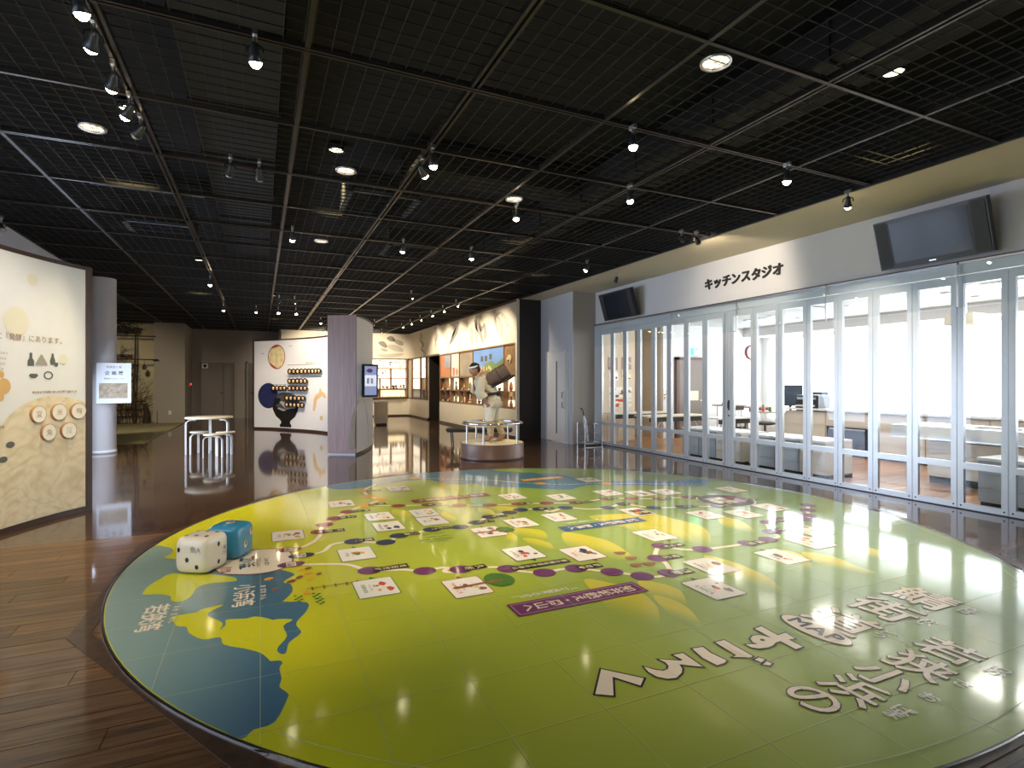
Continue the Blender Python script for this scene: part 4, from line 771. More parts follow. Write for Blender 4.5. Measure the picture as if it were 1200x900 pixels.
for s, z, r in ((L1-.85,1.99,.14),(L1-.67,2.42,.06),(L1-.32,1.65,.05)): obj('pale_disc', onarc(F1,.004,fdisc(s,z,r)), M_pale, pa, True)
for s, z, r in ((L1-.99,1.37,.075),(L1-1.02,1.48,.035),(L1-1.03,1.27,.04)): obj('ochre_disc', onarc(F1,.005,fdisc(s,z,r)), M_ochre, pa, True)
for k in range(5): ptext(F1, 'はっこうのしくみとあじのひみつ'[:15-k], L1-1.17, 1.68-.05*k, .03, M_txt, pa, bold=0)
ptext(F1, 'はじめようさばをつかった発酵食品づくり', L1-.42, 1.31, .027, M_txt, pa)
ptext(F1, 'むかしからつたわる\nたべもの', L1-1.12, .98, .03, M_txt, pa)
def lat(prof, s, z): return MB().add([(s+r*.72, z+h*.72, 0) for r, h in prof]+[(s-r*.72, z+h*.72, 0) for r, h in prof[::-1]], [tuple(range(2*len(prof)))])
obj('bottle_picture', onarc(F1,.005,lat([(.05,0),(.05,.07),(.022,.11),(.02,.18)],L1-.69,1.57)), M_pict, pa, True)
obj('mound_picture', onarc(F1,.005,lat([(.10,0),(.09,.03),(.05,.09),(.01,.15)],L1-.57,1.58)), mat('mound_grey',(.32,.31,.28),.6), pa, True)
obj('flask_picture', onarc(F1,.005,lat([(.03,0),(.045,.05),(.02,.12),(.015,.16)],L1-.44,1.59)), M_pict, pa, True); obj('cup_picture', onarc(F1,.005,lat([(.02,0),(.035,.03),(.03,.06)],L1-.40,1.57)), M_pict, pa, True)
obj('dish_picture', onarc(F1,.005,lat([(.03,0),(.075,.035),(.05,.06)],L1-.66,1.45)), M_pict, pa, True)
mb = MB(); k_ = 24; mb.add([(L1-.49+.055*r*math.cos(q*2*PI/k_), 1.48+.042*r*math.sin(q*2*PI/k_), 0) for q in range(k_) for r in (1,.72)], [(2*q,(2*q+2)%(2*k_),(2*q+3)%(2*k_),2*q+1) for q in range(k_)]); obj('bowl_picture', onarc(F1,.005,mb), M_pict, pa, True)
for s, z in ((L1-.92,.82),(L1-1.0,.69)): obj('fish_picture', onarc(F1,.006,fdisc(s,z,.05,.03,12)), M_pict, pa, True)
gp = [(2.69,1.09),(2.93,1.10),(3.15,1.10),(2.81,.90),(3.04,.90)]
for k, (s, z) in enumerate(gp):
    q, nr = F1(s); base = Vector((q.x, q.y, z)); t = thing('round_plate', 'round white picture plate with wooden rim, %s of the five on the rice panel' % ['upper left','upper middle','upper right','lower left','lower right'][k], 'plate', base)
    Mx = Vector((nr.x,nr.y,0)).to_track_quat('Z','Y').to_matrix().to_4x4(); r = .086
    obj('wooden_rim', MB().lathe([(0,0),(r,0),(r,.026),(r*.95,.03),(r*.93,.025)],32,(0,0,0),Mx), wood('rim_wood',(.4,.22,.1),(.5,.3,.14),.4,(6,6,6),rnd=False), t)
    obj('face', MB().lathe([(0,.027),(r*.93,.027)],32,(0,0,0),Mx), mat('plate_white',(.82,.80,.76),.35), t)
    vs, fs = glyphs('豆米麹魚酒'[k], .07, bold=.001); obj('figure_print', MB().add([Mx @ Vector((v.x,v.y,.0285)) for v in vs], fs), mat('pale_brown_print',(.5,.38,.28),.5), t)
# round pillar and its sign board
t = thing('round_column', 'round pale plastered column behind the left curved panel', 'column', (-2.90,13.42,0))
obj('shaft', MB().lathe([(.25,.0),(.25,3.5)],48), mat('column_paint',(.56,.53,.52),.6), t); obj('base_ring', MB().lathe([(.25,0),(.258,0),(.258,.06),(.25,.06)],48), M_white, t)
t = thing('sign_board', 'white notice board with a sepia picture hung on the round column', 'sign', (-2.62,13.17,1.0)); t.rotation_euler = (0,0,math.radians(14)); WM[t.name] = Matrix.Translation((-2.62,13.17,1.0)) @ Matrix.Rotation(math.radians(14),4,'Z')
obj('board', MB().bx(-.30,.26,-.015,.01,0,.80), mat('notice_white',(.80,.82,.84),.4), t); obj('picture', MB().bx(-.26,.20,-.018,-.014,.10,.40), wood('sepia_print',(.25,.18,.11),(.55,.45,.32),.6,(9,9,9),rnd=False,bump=0), t)
RXX = Matrix.Rotation(PI/2,4,'X')
obj('lettering', text_mb('若狭塗と箸', .05, Matrix.Translation((-.02,-.018,.72)) @ RXX), M_txt, t); obj('lettering', text_mb('企 画 展', .085, Matrix.Translation((-.02,-.018,.60)) @ RXX, bold=.001), M_ink, t); obj('lettering', text_mb('開催中のおしらせ', .04, Matrix.Translation((-.02,-.018,.49)) @ RXX), M_txt, t)
# centre left: food panel
F2, L2 = arcmap([(-.19,18.5),(.35,18.0),(.92,17.25),(1.40,16.5),(1.72,15.7),(1.80,15.0)])
pb = thing('exhibit_board', 'white curved panel with rows of soup bowls left of the wooden end wall', 'panel', (.9,17.4,0))
M_pb = mat('food_panel_print',(.76,.75,.76),.45)
obj('panel_body', slab(F2, L2, .06, 2.68, -.12, 0), M_pb, pb, True); obj('top_edge', slab(F2, L2, 2.68, 2.72, -.13, .01), M_trimbrown, pb, True); obj('plinth', slab(F2, L2, 0, .06, -.13, .012), M_trimbrown, pb, True)
obj('end_edge', slab(F2, L2, 0, 2.72, -.13, .012, -.02, .03, 2), M_trimbrown, pb, True)
# prints on the food panel
obj('oval_photo', onarc(F2,.004,fdisc(.90,2.19,.36,.37)), mat('oval_rim',(.35,.05,.03),.4), pb, True)
obj('photo_face', onarc(F2,.006,fdisc(.90,2.19,.33,.34)), mat('noodle_print',(.75,.58,.32),.4,noise=.5,nscale=7), pb, True)
for s, z, r, m in ((.80,2.3,.1,mat('egg_print',(.85,.75,.55),.4)),(.95,2.1,.08,mat('leaf_print',(.03,.08,.03),.4)),(1.05,2.17,.07,P_red2),(.78,2.1,.09,mat('egg_print',(.85,.75,.55),.4)),(.98,2.3,.08,P_gold)): obj('food_print', onarc(F2,.007+.0005*r*10,fdisc(s,z,r,r,12)), m, pb, True)
obj('blue_disc', onarc(F2,.004,fdisc(.56,1.02,.385)), mat('indigo_print',(.022,.026,.09),.4), pb, True)
for k, s_ in enumerate(('若狭のお雑煮','いろいろなおわん','みそとさばのしる','くらべてみよう')): ptext(F2, s_, .56, 1.18-.1*k, .055, M_panel, pb, off=.006)
# big black bowl print
bw_ = [(0,0),(.24,0),(.26,.06),(.19,.13),(.22,.2),(.42,.32),(.54,.5),(.60,.74),(.61,.86),(0,.86)]
mb = MB(); pts = [(1.28+r, .09+z_, 0) for r, z_ in bw_[1:]]+[(1.28-r, .09+z_, 0) for r, z_ in bw_[::-1][1:-1]]; mb.add(pts, [tuple(range(len(pts)))])
obj('bowl_print', onarc(F2,.0045,mb), P_ink, pb, True)
obj('bowl_print', onarc(F2,.0055,fdisc(1.28,.86,.60,.26)), mat('bowl_inside',(.07,.07,.075),.4,noise=.7,nscale=5), pb, True); obj('soup_print', onarc(F2,.0060,fdisc(1.25,.74,.50,.17)), mat('soup_print',(.42,.40,.38),.5,noise=.3,nscale=6), pb, True); obj('soup_print', onarc(F2,.0065,fdisc(1.27,.72,.2,.12)), mat('bowl_inside',(.07,.07,.075),.4), pb, True)
M_rt = mat('ochre_map_print',(.66,.47,.24),.5)
mb = MB(); rg = [(2.5,.62),(2.55,.95),(2.66,1.08),(2.8,1.12),(2.88,1.28),(2.98,1.17),(3.15,1.12),(3.25,1.0),(3.1,.98),(3.0,1.05),(2.85,1.0),(2.72,.93),(2.66,.75),(2.6,.6)]; mb.add([(a,b,0) for a,b in rg], [tuple(range(len(rg)))]); obj('region_print', onarc(F2,.005,mb), M_rt, pb, True)
obj('region_print', onarc(F2,.005,fdisc(2.95,.42,.09,.07,10)), M_rt, pb, True)
for s0, s1, z in ((1.36,3.0,1.93),(1.36,3.0,1.57),(.75,1.3,1.35)): obj('rule_line', onarc(F2,.004,fgrid(s0,s1,z,z+.012)), M_pict, pb, True)
ptext(F2, 'にほんのおぞうに', 2.4, 1.98, .06, M_txt, pb); ptext(F2, '白みそ', 1.5, 2.5, .05, M_txt, pb); ptext(F2, 'すまし', .35, 2.3, .045, M_txt, pb)
rows = [(1.57+.175*k,1.74) for k in range(9)]+[(1.56+.173*k,1.46) for k in range(5)]+[(1.56+.173*k,1.25) for k in range(5)]+[(.85+.16*k,1.25) for k in range(4)]+[(1.44+.18*k,.96) for k in range(5)]+[(1.44+.17*k,.765) for k in range(5)]
bproto = None; rown = ['top row','second row','third row','short left row','fourth row','bottom row']
def rowname(k):
    for n_, (a, b) in zip(rown, ((0,9),(9,14),(14,19),(19,23),(23,28),(28,33))):
        if a <= k < b: return ['first','second','third','fourth','fifth','sixth','seventh','eighth','ninth'][k-a]+' from the left in the '+n_
for k, (s, z) in enumerate(rows):
    q, nr = F2(s); Mx = Vector((nr.x,nr.y,0)).to_track_quat('Z','Y').to_matrix().to_4x4(); rz_ = math.atan2(nr.y, nr.x)
    lab = 'black soup bowl on the food panel, '+rowname(k)
    loc = (q.x+nr.x*.005, q.y+nr.y*.005, z)
    if bproto is None:
        MX = Vector((1,0,0)).to_track_quat('Z','Y').to_matrix().to_4x4()
        bproto = thing('soup_bowl', lab, 'bowl', loc, rz_, 'soup bowl models on the food panel')
        obj('bowl', MB().lathe([(.03,0),(.035,.01),(.07,.05),(.085,.10),(.078,.10),(.05,.086),(0,.08)],20,(0,0,0),MX), mat('lacquer',(.012,.01,.01),.2), bproto)
        obj('soup', MB().lathe([(.052,.090),(0,.092)],16,(0,0,0),MX), mat('soup_model',(.62,.42,.14),.35,noise=.5,nscale=30), bproto)
        obj('rice_cake', MB().ball((.094,.01,.012),(.010,.02,.02),8), mat('rice_cake',(.85,.82,.75),.4), bproto)
        obj('topping', MB().ball((.094,-.018,-.014),(.01,.016,.013),8), P_red2, bproto)
    else: dup(bproto, loc, rz_, lab)
# wooden end wall with its curved back and the screen on it
we = thing('wooden_partition', 'tall partition with brown veneered end and curved pale side in the centre', 'partition', (1.45,11.1,0))
foot = [(1.19,11.15),(1.68,10.86),(1.86,11.22),(2.06,11.72),(2.24,12.3),(2.37,12.95),(2.42,13.5),(2.2,14.4),(1.75,14.4)]
obj('core', MB().prism([(1.21,11.18),(1.67,10.90)]+foot[2:], .0, 2.70), mat('core_paint',(.5,.5,.52),.6), we, True)
dv = Vector((1.68-1.19,10.86-11.15)).normalized(); nv = Vector((dv.y,-dv.x))
en = MB().prism([(1.19,11.15),(1.68,10.86),(1.68-nv.x*.04,10.86-nv.y*.04),(1.19-nv.x*.04,11.15-nv.y*.04)], .04, 2.72); obj('veneer_end', en, M_walnut, we, True)
F3, L3 = arcmap([(1.69,10.90)]+foot[2:8])
obj('curved_side', slab(F3, L3, .05, 2.69, 0, .012, .0, L3), mat('cool_panel_print',(.62,.64,.67),.4,noise=.05,nscale=3), we, True)
obj('top_edge', slab(F3, L3, 2.69, 2.73, -.03, .02), M_trimbrown, we, True); obj('plinth', slab(F3, L3, 0, .05, -.03, .016), M_black, we, True)
mb = MB(); mb.add([(.25+1.3*math.cos(a)*.5, .9*0+.15+max(0,math.sin(a))*.95, 0) for a in [k*PI/16 for k in range(17)]], [tuple(range(17))]); obj('grey_photo', onarc(F3,.0135,mb), mat('stone_photo',(.42,.43,.44),.45,noise=.5,nscale=3), we, True)
sc_ = thing('portrait_screen', 'black portrait screen on a bracket at the curved side of the wooden partition', 'screen', (1.98,11.25,1.12), math.radians(6))
WM[sc_.name] = Matrix.Translation((1.98,11.25,1.12)) @ Matrix.Rotation(math.radians(6),4,'Z')
obj('casing', MB().bx(-.13,.17,-.11,-.03,0,.66), M_black, sc_); obj('bracket', MB().bx(-.16,-.02,-.05,.25,.06,.60), M_black, sc_)
obj('display', MB().bx(-.10,.14,-.113,-.109,.04,.62), mat('screen_sky',(.35,.42,.7),.2,emit=.3,ecol=(.4,.45,.75)), sc_)
obj('picture', MB().bx(-.095,.135,-.116,-.112,.22,.44), mat('screen_white',(.8,.85,.9),.2,emit=.5,ecol=(.8,.85,1)), sc_); obj('picture', MB().ball((.0,-.114,.53),(.06,.004,.04),12), mat('screen_dark',(.1,.05,.2),.2,emit=.3), sc_)
for a_ in (-.06,.02): obj('picture', MB().bx(a_,a_+.05,-.118,-.115,.27,.38), mat('screen_grey',(.3,.35,.45),.2,emit=.3), sc_)
t = thing('display_plinth', 'white square plinth with a small open book on top, right of the screen', 'plinth', (3.68,18.5,0))
obj('body', MB().bx(-.2,.2,-.17,.17,.06,.76), mat('plinth_paint',(.62,.58,.50),.5), t); obj('foot', MB().bx(-.17,.17,-.14,.14,0,.06), M_black, t); obj('top_board', MB().bx(-.21,.21,-.18,.18,.76,.775), mat('plinth_paint',(.62,.58,.50),.5), t)
t = thing('open_book', 'small open booklet lying on the white plinth', 'book', (3.68,18.48,.775)); obj('pages', MB().box((-.05,0,.012),(.1,.14,.006),M=Matrix.Rotation(.15,4,'Y')).box((.05,0,.012),(.1,.14,.006),M=Matrix.Rotation(-.15,4,'Y')), M_white, t); obj('cover', MB().bx(-.11,.11,-.075,.075,0,.004), M_txt, t)
# ------------------------------------------------------------ round table and three stools
M_birch = mat('birch',(.72,.60,.42),.3,coat=.3); M_wleg = mat('white_lacquer',(.80,.78,.74),.25,coat=.3)
def bent_leg(ang, r, h, w=.05, tk=.022):
    prof = [(0,0),(0,h-.10),(.012,h-.055),(.04,h-.028),(.085,h-.018),(.16,h-.018)]   # from the floor up and inwards
    mb = MB(); vs = []
    for i, (d_, z_) in enumerate(prof):
        a = prof[max(i-1,0)]; b = prof[min(i+1,len(prof)-1)]; tx_, tz_ = b[0]-a[0], b[1]-a[1]; l = math.hypot(tx_, tz_); nx, nz = -tz_/l, tx_/l
        for k, (o1, o2) in enumerate(((-w/2,0),(w/2,0),(w/2,tk),(-w/2,tk))):
            rr_ = r-d_-nx*0 - tk*0
            vs.append(Vector((r-d_+nx*(o2-tk)*-1*-1, o1, z_+nz*(o2-tk))))
    fs = []
    for i in range(len(prof)-1):
        for k in range(4): fs.append((4*i+k,4*i+4+k,4*i+4+(k+1)%4,4*i+(k+1)%4))
    n_ = 4*len(prof); fs += [(0,1,2,3),(n_-1,n_-2,n_-3,n_-4)]
    R = Matrix.Rotation(ang,4,'Z'); return MB().add([R @ v for v in vs], fs)
def top(r, h, tk, m, t, nm):
    obj(nm, MB().lathe([(0,h-tk),(r-.008,h-tk),(r,h-tk+.008),(r,h-.008),(r-.008,h),(0,h)],40), m, t)
tb = thing('round_table', 'round birch table with three bent white legs beside the stools', 'table', (-.93,12.50,0), 0)
top(.43,.73,.035,M_birch,tb,'tabletop')
for a in (200, 325, 92): obj('leg', bent_leg(math.radians(a), .405, .70), M_wleg, tb)
st0 = thing('stool', 'front stool of the three at the round table', 'stool', (-.80,11.72,0), 0, 'round three-legged stools at the table')
top(.175,.445,.03,M_birch,st0,'seat')
for a in (190, 330, 75): obj('leg', bent_leg(math.radians(a), .165, .42, .042, .018), M_wleg, st0)
dup(st0, (-1.10,12.45,0), math.radians(25), 'back left stool pushed under the round table'); dup(st0, (-.62,12.15,0), math.radians(-20), 'back right stool partly under the round table')
# ------------------------------------------------------------ glass folding partition
panels = [10.2875-.4625*k for k in range(8)]+[6.47-.4625*k for k in range(10)]
ordn = ['first','second','third','fourth','fifth','sixth','seventh','eighth','ninth','tenth','eleventh','twelfth','thirteenth','fourteenth','fifteenth','sixteenth','seventeenth','eighteenth','nineteenth','twentieth']
hints = ['next to the grey pillar','with the small posters behind it','with the notice sheet behind it','with the bright slit behind it','with the folding tables behind it','left of the brown door','in front of the brown kitchen door','beside the latch posts','right of the latch posts','in front of the printers','with cream drawers low behind it','with the left part of the oven behind it','with the right part of the oven behind it','with orange floor low behind it','with the sink tap behind it','with the upright rod behind it','at the right edge of the view','just past the right edge of the view','past the right edge','farthest']
pp0 = None
for k, yc in enumerate(panels):
    lab = 'white-framed glass panel, %s from the left, %s' % (ordn[k], hints[k])
    if pp0 is None:
        pp0 = thing('glass_panel', lab, 'glass panel', (7.1,yc,0), 0, 'folding glass panels of the kitchen partition'); w2 = .2285
        for n_, (y0, y1, z0, z1) in {'stile':(-w2,-.17,.012,2.60)}.items(): obj('stile', MB().bx(-.022,.022,y0,y1,z0,z1), M_frame, pp0)
        obj('stile', MB().bx(-.022,.022,.17,w2,.012,2.60), M_frame, pp0)
        obj('bottom_rail', MB().bx(-.022,.022,-.17,.17,.012,.075), M_frame, pp0); obj('middle_rail', MB().bx(-.022,.022,-.17,.17,.452,.522), M_frame, pp0); obj('top_rail', MB().bx(-.022,.022,-.17,.17,2.50,2.60), M_frame, pp0)
        obj('lower_pane', MB().bx(-.003,.003,-.17,.17,.075,.452), M_glass, pp0); obj('upper_pane', MB().bx(-.003,.003,-.17,.17,.522,2.50), M_glass, pp0)
        for s_ in (-.195,.195): obj('floor_bolt', MB().lathe([(0,.003),(.009,.003),(.009,0)],12,(-.022,s_,.045),Matrix.Rotation(-PI/2,4,'Y')), M_black, pp0)
    else: dup(pp0, (7.1,yc,0), None, lab)
lp = thing('latch_post', 'pair of wide white posts with handle and keyhole between the panels', 'post', (7.1,6.77,0))
obj('post', MB().bx(-.022,.022,-.067,-.002,.012,2.6), M_frame, lp); obj('post', MB().bx(-.022,.022,.002,.067,.012,2.6), M_frame, lp)
obj('pull_handle', MB().bx(-.03,-.02,-.045,-.02,.95,1.12).tube([(-.03,-.03,.97),(-.05,-.03,.99),(-.05,-.03,1.08),(-.03,-.03,1.10)],.006,6), M_black, lp); obj('keyhole', MB().lathe([(0,.006),(.014,.006),(.014,0)],12,(-.022,-.03,.86),Matrix.Rotation(-PI/2,4,'Y')), M_black, lp)
struct('trim_8', MB().bx(7.06,7.14,-.1,10.7,2.605,2.735), M_frame); struct('trim_9', MB().bx(7.07,7.13,-.1,10.7,-.002,.008), M_black)
struct('trim_10', MB().bx(7.075,7.125,10.52,10.70,0.008,2.605), M_frame)
# glass smoke curtain hanging in front of the panel heads
for k, (a, b) in enumerate(((10.68,9.62),(9.60,8.06),(8.04,6.52),(6.50,4.98),(4.96,3.43),(3.41,1.9))):
    t = thing('smoke_curtain', 'pale glass sheet hung across the panel heads, %s from the left' % ordn[k], 'glass sheet', (7.02,(a+b)/2,2.24))
    obj('glass_sheet', MB().bx(7.017,7.023,b,a,2.24,2.73), M_smoke, t, True); obj('bottom_clip', MB().bx(7.012,7.028,b,b+.012,2.235,2.73).bx(7.012,7.028,b,b+.06,2.235,2.245), M_steel, t, True)
    obj('top_channel', MB().bx(7.005,7.035,b,a,2.715,2.735), M_steel, t, True)
# ------------------------------------------------------------ wall televisions and the sign
def tv(y0, y1, label, tilt=17):
    yc = (y0+y1)/2; w = y1-y0; hgt = .58
    t = thing('television', label, 'television', (7.094,yc,3.06))
    M = Matrix.Translation((-.22,0,0)) @ Matrix.Rotation(math.radians(-tilt),4,'Y')
    obj('casing', MB().box((0,0,0),(.07,w,hgt)).tf(lambda v: M @ v), M_black, t)
    obj('screen', MB().box((-.037,0,.01),(.004,w*.70,hgt*.82)).tf(lambda v: M @ v), mat('tv_screen',(.02,.028,.04),.12), t)
    for s_ in (-1,1):
        obj('speaker', MB().box((-.037,s_*w*.425,0),(.01,w*.12,hgt*.94)).tf(lambda v: M @ v), mat('tv_speaker',(.03,.032,.036),.6), t)
        obj('bezel', MB().box((-.036,0,s_*hgt*.455),(.006,w*.99,hgt*.06)).box((-.036,s_*w*.36,0),(.008,.012,hgt)).tf(lambda v: M @ v), M_black, t)
    obj('badge', MB().box((-.042,0,-hgt*.455),(.003,.07,.012)).tf(lambda v: M @ v), M_chrome, t)
    obj('wall_bracket', MB().box((-.11,0,0),(.22,w*.35,.22)).box((-.01,0,0),(.02,w*.5,.34)), M_black, t)
tv(3.05, 4.19, 'large black television tilted down on the wall at upper right')
tv(8.98, 10.12, 'smaller looking black television on the far wall above the first glass panels')
sg = thing('kitchen_sign', 'black raised lettering of the kitchen sign on the wall above the glass panels', 'sign', (7.1,6.5,3.12))
word = 'キッチンスタジオ'; step = 1.60/8
MS = Matrix(((0,0,-1,0),(-1,0,0,0),(0,1,0,0),(0,0,0,1)))
for k, ch in enumerate(word):
    M = Matrix.Translation((-.012, .80-step*(k+.5), 0 if ch != 'ッ' else -.02)) @ MS
    obj('letter', fat_mb(ch, .20, M, r=.0075, n=6, depth=.02, res=3), M_ink, sg)
# ------------------------------------------------------------ rack with umbrella beside the pillar
rk = thing('umbrella_rack', 'low chrome umbrella rack in front of the grey pillar', 'rack', (6.80,10.52,0))
for x in (-.24,.22):
    for y in (-.17,.15): obj('leg', MB().tube([(x,y,.0),(x,y,.50)],.012,8), M_chrome, rk)
for z_ in (.08,.28,.49):
    obj('rail_frame', MB().tube([(-.24,-.17,z_),(.22,-.17,z_),(.22,.15,z_),(-.24,.15,z_)],.009,8,closed=True).tube([(-.09,-.17,z_),(-.09,.15,z_)],.006,6).tube([(.07,-.17,z_),(.07,.15,z_)],.006,6), M_chrome, rk)
obj('drip_tray', MB().bx(-.23,.21,-.16,.14,.03,.055), M_steel, rk)
um = thing('umbrella', 'folded pale umbrella with black handle leaning in the chrome rack', 'umbrella', (6.66,10.42,.056))
A_, B_ = Vector((.03,0,.0)), Vector((-.10,-.02,.62))
obj('canopy', MB().tube([A_.lerp(B_,t_) for t_ in (.0,.08,.3,.6,.85,1)],[.006,.014,.03,.042,.036,.012],10), mat('umbrella_cloth',(.72,.76,.82),.3), um)
obj('handle', MB().tube([B_,B_.lerp(A_,-.16),B_.lerp(A_,-.26)+Vector((-.03,0,.01)),B_.lerp(A_,-.30)+Vector((-.05,0,-.03))],.012,8), M_black, um)
# ------------------------------------------------------------ kitchen furniture
M_cab = mat('cabinet_cream',(.72,.66,.57),.4); M_cabg = mat('cabinet_grey',(.42,.45,.48),.4); M_ctop = mat('worktop_white',(.84,.84,.82),.25)
def cabinet(x0, x1, y0, y1, h, m, label, rows=3, top=None, oven=False, toe=.06):
    t = thing('cabinet', label, 'cabinet', ((x0+x1)/2,(y0+y1)/2,0))
    obj('carcass', MB().bx(x0+.02,x1,y0,y1,toe,h-.03), m, t, True); obj('toe_kick', MB().bx(x0+.06,x1,y0,y1,0,toe), M_ink, t, True)
    hh = (h-.03-toe)/rows
    for r in range(rows):
        if oven and r < 2: continue
        d_ = obj('drawer', MB().bx(x0,x0+.02,y0+.004,y1-.004,toe+hh*r+.004,toe+hh*(r+1)-.006), m, t, True)
        obj('drawer_lip', MB().bx(x0-.008,x0,y0+.01,y1-.01,toe+hh*(r+1)-.022,toe+hh*(r+1)-.010), m, d_, True)
    if oven:
        ov_ = obj('oven_door', MB().bx(x0-.005,x0+.02,y0+.03,y1-.03,toe+.03,toe+hh*2-.02), M_black, t, True)
        obj('oven_glass', MB().bx(x0-.01,x0-.004,y0+.12,y1-.12,toe+.10,toe+hh*2-.10), mat('oven_glass',(.03,.03,.035),.08), ov_, True); obj('oven_handle', MB().tube([(x0-.03,y0+.1,toe+hh*2-.05),(x0-.03,y1-.1,toe+hh*2-.05)],.01,8), M_steel, ov_, True)
    if top: obj('worktop', MB().bx(x0-.02,x1,y0,y1,h-.03,h), top, t, True)
    return t
for k, (y1, w, m, l) in enumerate(((8.20,.42,M_cabg,'low grey drawer unit behind the glass, leftmost of the low row'),(7.77,.42,M_cabg,'low grey drawer unit, second in the low row behind the glass'),(7.34,.55,M_cab,'low cream drawer unit left of the latch posts'),(6.62,.50,M_cabg,'low grey drawer unit right of the latch posts'),(6.11,.42,M_cabg,'low grey drawer unit below the printers'),(5.68,.42,M_cab,'low cream drawer unit at the right end of the low row'),(3.42,.48,M_cabg,'low grey drawer unit close behind the rightmost glass panels'),(2.93,.48,M_cabg,'low grey drawer unit at the right edge of the view'))):
    cabinet(7.40, 8.0, y1-w, y1, .56, m, l, 3, M_ctop)
for k in range(6):
    y1 = 8.15-.9*k
    cabinet(10.2, 10.85, y1-.895, y1, .85, M_cab, ['cream cabinet at the left end of the long back counter','cream back counter cabinet with a black oven','cream back counter cabinet right of the oven','cream back counter cabinet behind the sink island','cream back counter cabinet right of the tap','cream back counter cabinet at the right end'][k], 3, None, oven=(k == 1))
tag(obj('worktop', MB().bx(10.16,10.9,2.7,8.18,.85,.885), M_ctop), 'long white worktop on the back counter under the windows', 'worktop')
for k in range(3):
    y1 = 4.55-.95*k
    cabinet(8.55, 9.2, y1-.945, y1, .62, M_cab, ['cream sink cabinet under the left end of the island','cream sink cabinet in the middle of the island','cream sink cabinet with a small oven at the right'][k], 3, None, oven=(k == 2), toe=.1)
isl = thing('sink_island', 'white sink worktop with deep front on the cream cabinets', 'sink', (8.8,3.2,.62))
obj('worktop', MB().bx(8.40,8.62,1.7,4.95,.62,.80).bx(9.0,9.25,1.7,4.95,.62,.80).bx(8.62,9.0,1.7,3.55,.62,.80).bx(8.62,9.0,4.15,4.95,.62,.80), M_ctop, isl, True)
obj('basin', MB().bx(8.63,8.99,3.56,4.14,.63,.66).bx(8.63,8.64,3.56,4.14,.66,.79).bx(8.98,8.99,3.56,4.14,.66,.79), M_steel, isl, True)
obj('tap', MB().tube([(8.95,3.85,.80),(8.95,3.85,.96),(8.9,3.85,1.0),(8.78,3.85,.97)],.014,8).tube([(8.95,3.85,.9),(8.97,3.78,.95)],.01,6), M_chrome, isl, True)
obj('side_lip', MB().bx(8.39,8.40,1.7,4.95,.62,.64), M_steel, isl, True)
t = thing('hanging_rod', 'dark upright rod with two hooks seen through the right glass panels', 'rod', (8.30,3.3,.9)); obj('rod', MB().tube([(8.3,3.30,.80),(8.3,3.30,1.22)],.012,8), M_steel, t, True); obj('bracket', MB().bx(8.29,8.36,3.28,3.32,.92,.97).bx(8.29,8.36,3.28,3.32,.798,.83), M_steel, t, True)
t = thing('projector', 'white ceiling projector hanging behind the glass at right', 'projector', (9.5,4.55,2.3))
obj('body', MB().bx(9.3,9.7,4.35,4.72,2.26,2.42), M_cream, t, True); obj('ceiling_mount', MB().tube([(9.5,4.55,2.42),(9.5,4.55,2.9)],.025,8).lathe([(.09,0),(.09,.03),(0,.03)],16,(9.5,4.55,2.87)), M_white, t, True); obj('lens', MB().lathe([(.04,0),(.04,.03),(0,.03)],16,(9.3,4.5,2.34),Matrix.Rotation(-PI/2,4,'Y')), M_black, t, True)
# folding tables
def ftable(x0, x1, y0, y1, h, label, m=None):
    t = thing('folding_table', label, 'table', ((x0+x1)/2,(y0+y1)/2,0))
    obj('tabletop', MB().bx(x0,x1,y0,y1,h-.03,h), m or M_cream, t, True); obj('apron', MB().bx(x0+.05,x1-.05,y0+.04,y0+.06,h-.13,h-.03), M_ink, t, True)
    for x in (x0+.12, x1-.12):
        for y in (y0+.06, y1-.06): obj('leg', MB().tube([(x,y,0),(x,y,h-.03)],.014,8), M_steel, t, True)
    obj('brace', MB().tube([(x0+.12,y0+.06,.25),(x0+.4,y0+.06,h-.06)],.01,6).tube([(x1-.12,y0+.06,.25),(x1-.4,y0+.06,h-.06)],.01,6), M_steel, t, True)
ftable(7.25, 8.9, 10.2, 10.7, .72, 'back folding table under the small posters'); ftable(7.45, 9.1, 9.25, 9.75, .70, 'middle folding table seen through the left panels'); ftable(8.75, 9.75, 8.6, 9.1, .66, 'white folding table in front of the brown door', M_white)
ftable(10.35, 11.0, 9.9, 10.4, .86, 'high brown side table with yellow cloth left of the latch posts', mat('brown_top',(.3,.17,.09),.4)); ftable(11.2, 12.0, 10.0, 10.5, .80, 'brown topped table right of the latch posts', mat('brown_top',(.3,.17,.09),.4))
t = thing('yellow_cloth', 'crumpled yellow cloth heap on the high side table', 'cloth', (10.6,10.1,.86)); obj('heap', MB().ball((0,0,.03),(.2,.15,.05)).ball((.1,.05,.05),(.1,.1,.05)), mat('yellow_cloth',(.8,.5,.08),.8), t); obj('fold', MB().ball((-.12,-.08,.05),(.08,.05,.04)), mat('yellow_cloth',(.8,.5,.08),.8), t)
t = thing('microwave', 'black microwave standing low under the high side table', 'microwave', (10.5,9.75,.30)); obj('body', MB().bx(-.22,.22,-.15,.15,0,.30), M_black, t); obj('window', MB().bx(-.15,.08,-.156,-.15,.06,.24), M_white, t); obj('shelf', MB().bx(-.3,.3,-.18,.18,-.03,0), M_cream, t); obj('shelf_leg', MB().bx(-.28,-.25,-.15,.15,-.30,-.03).bx(.25,.28,-.15,.15,-.30,-.03), M_cream, t)
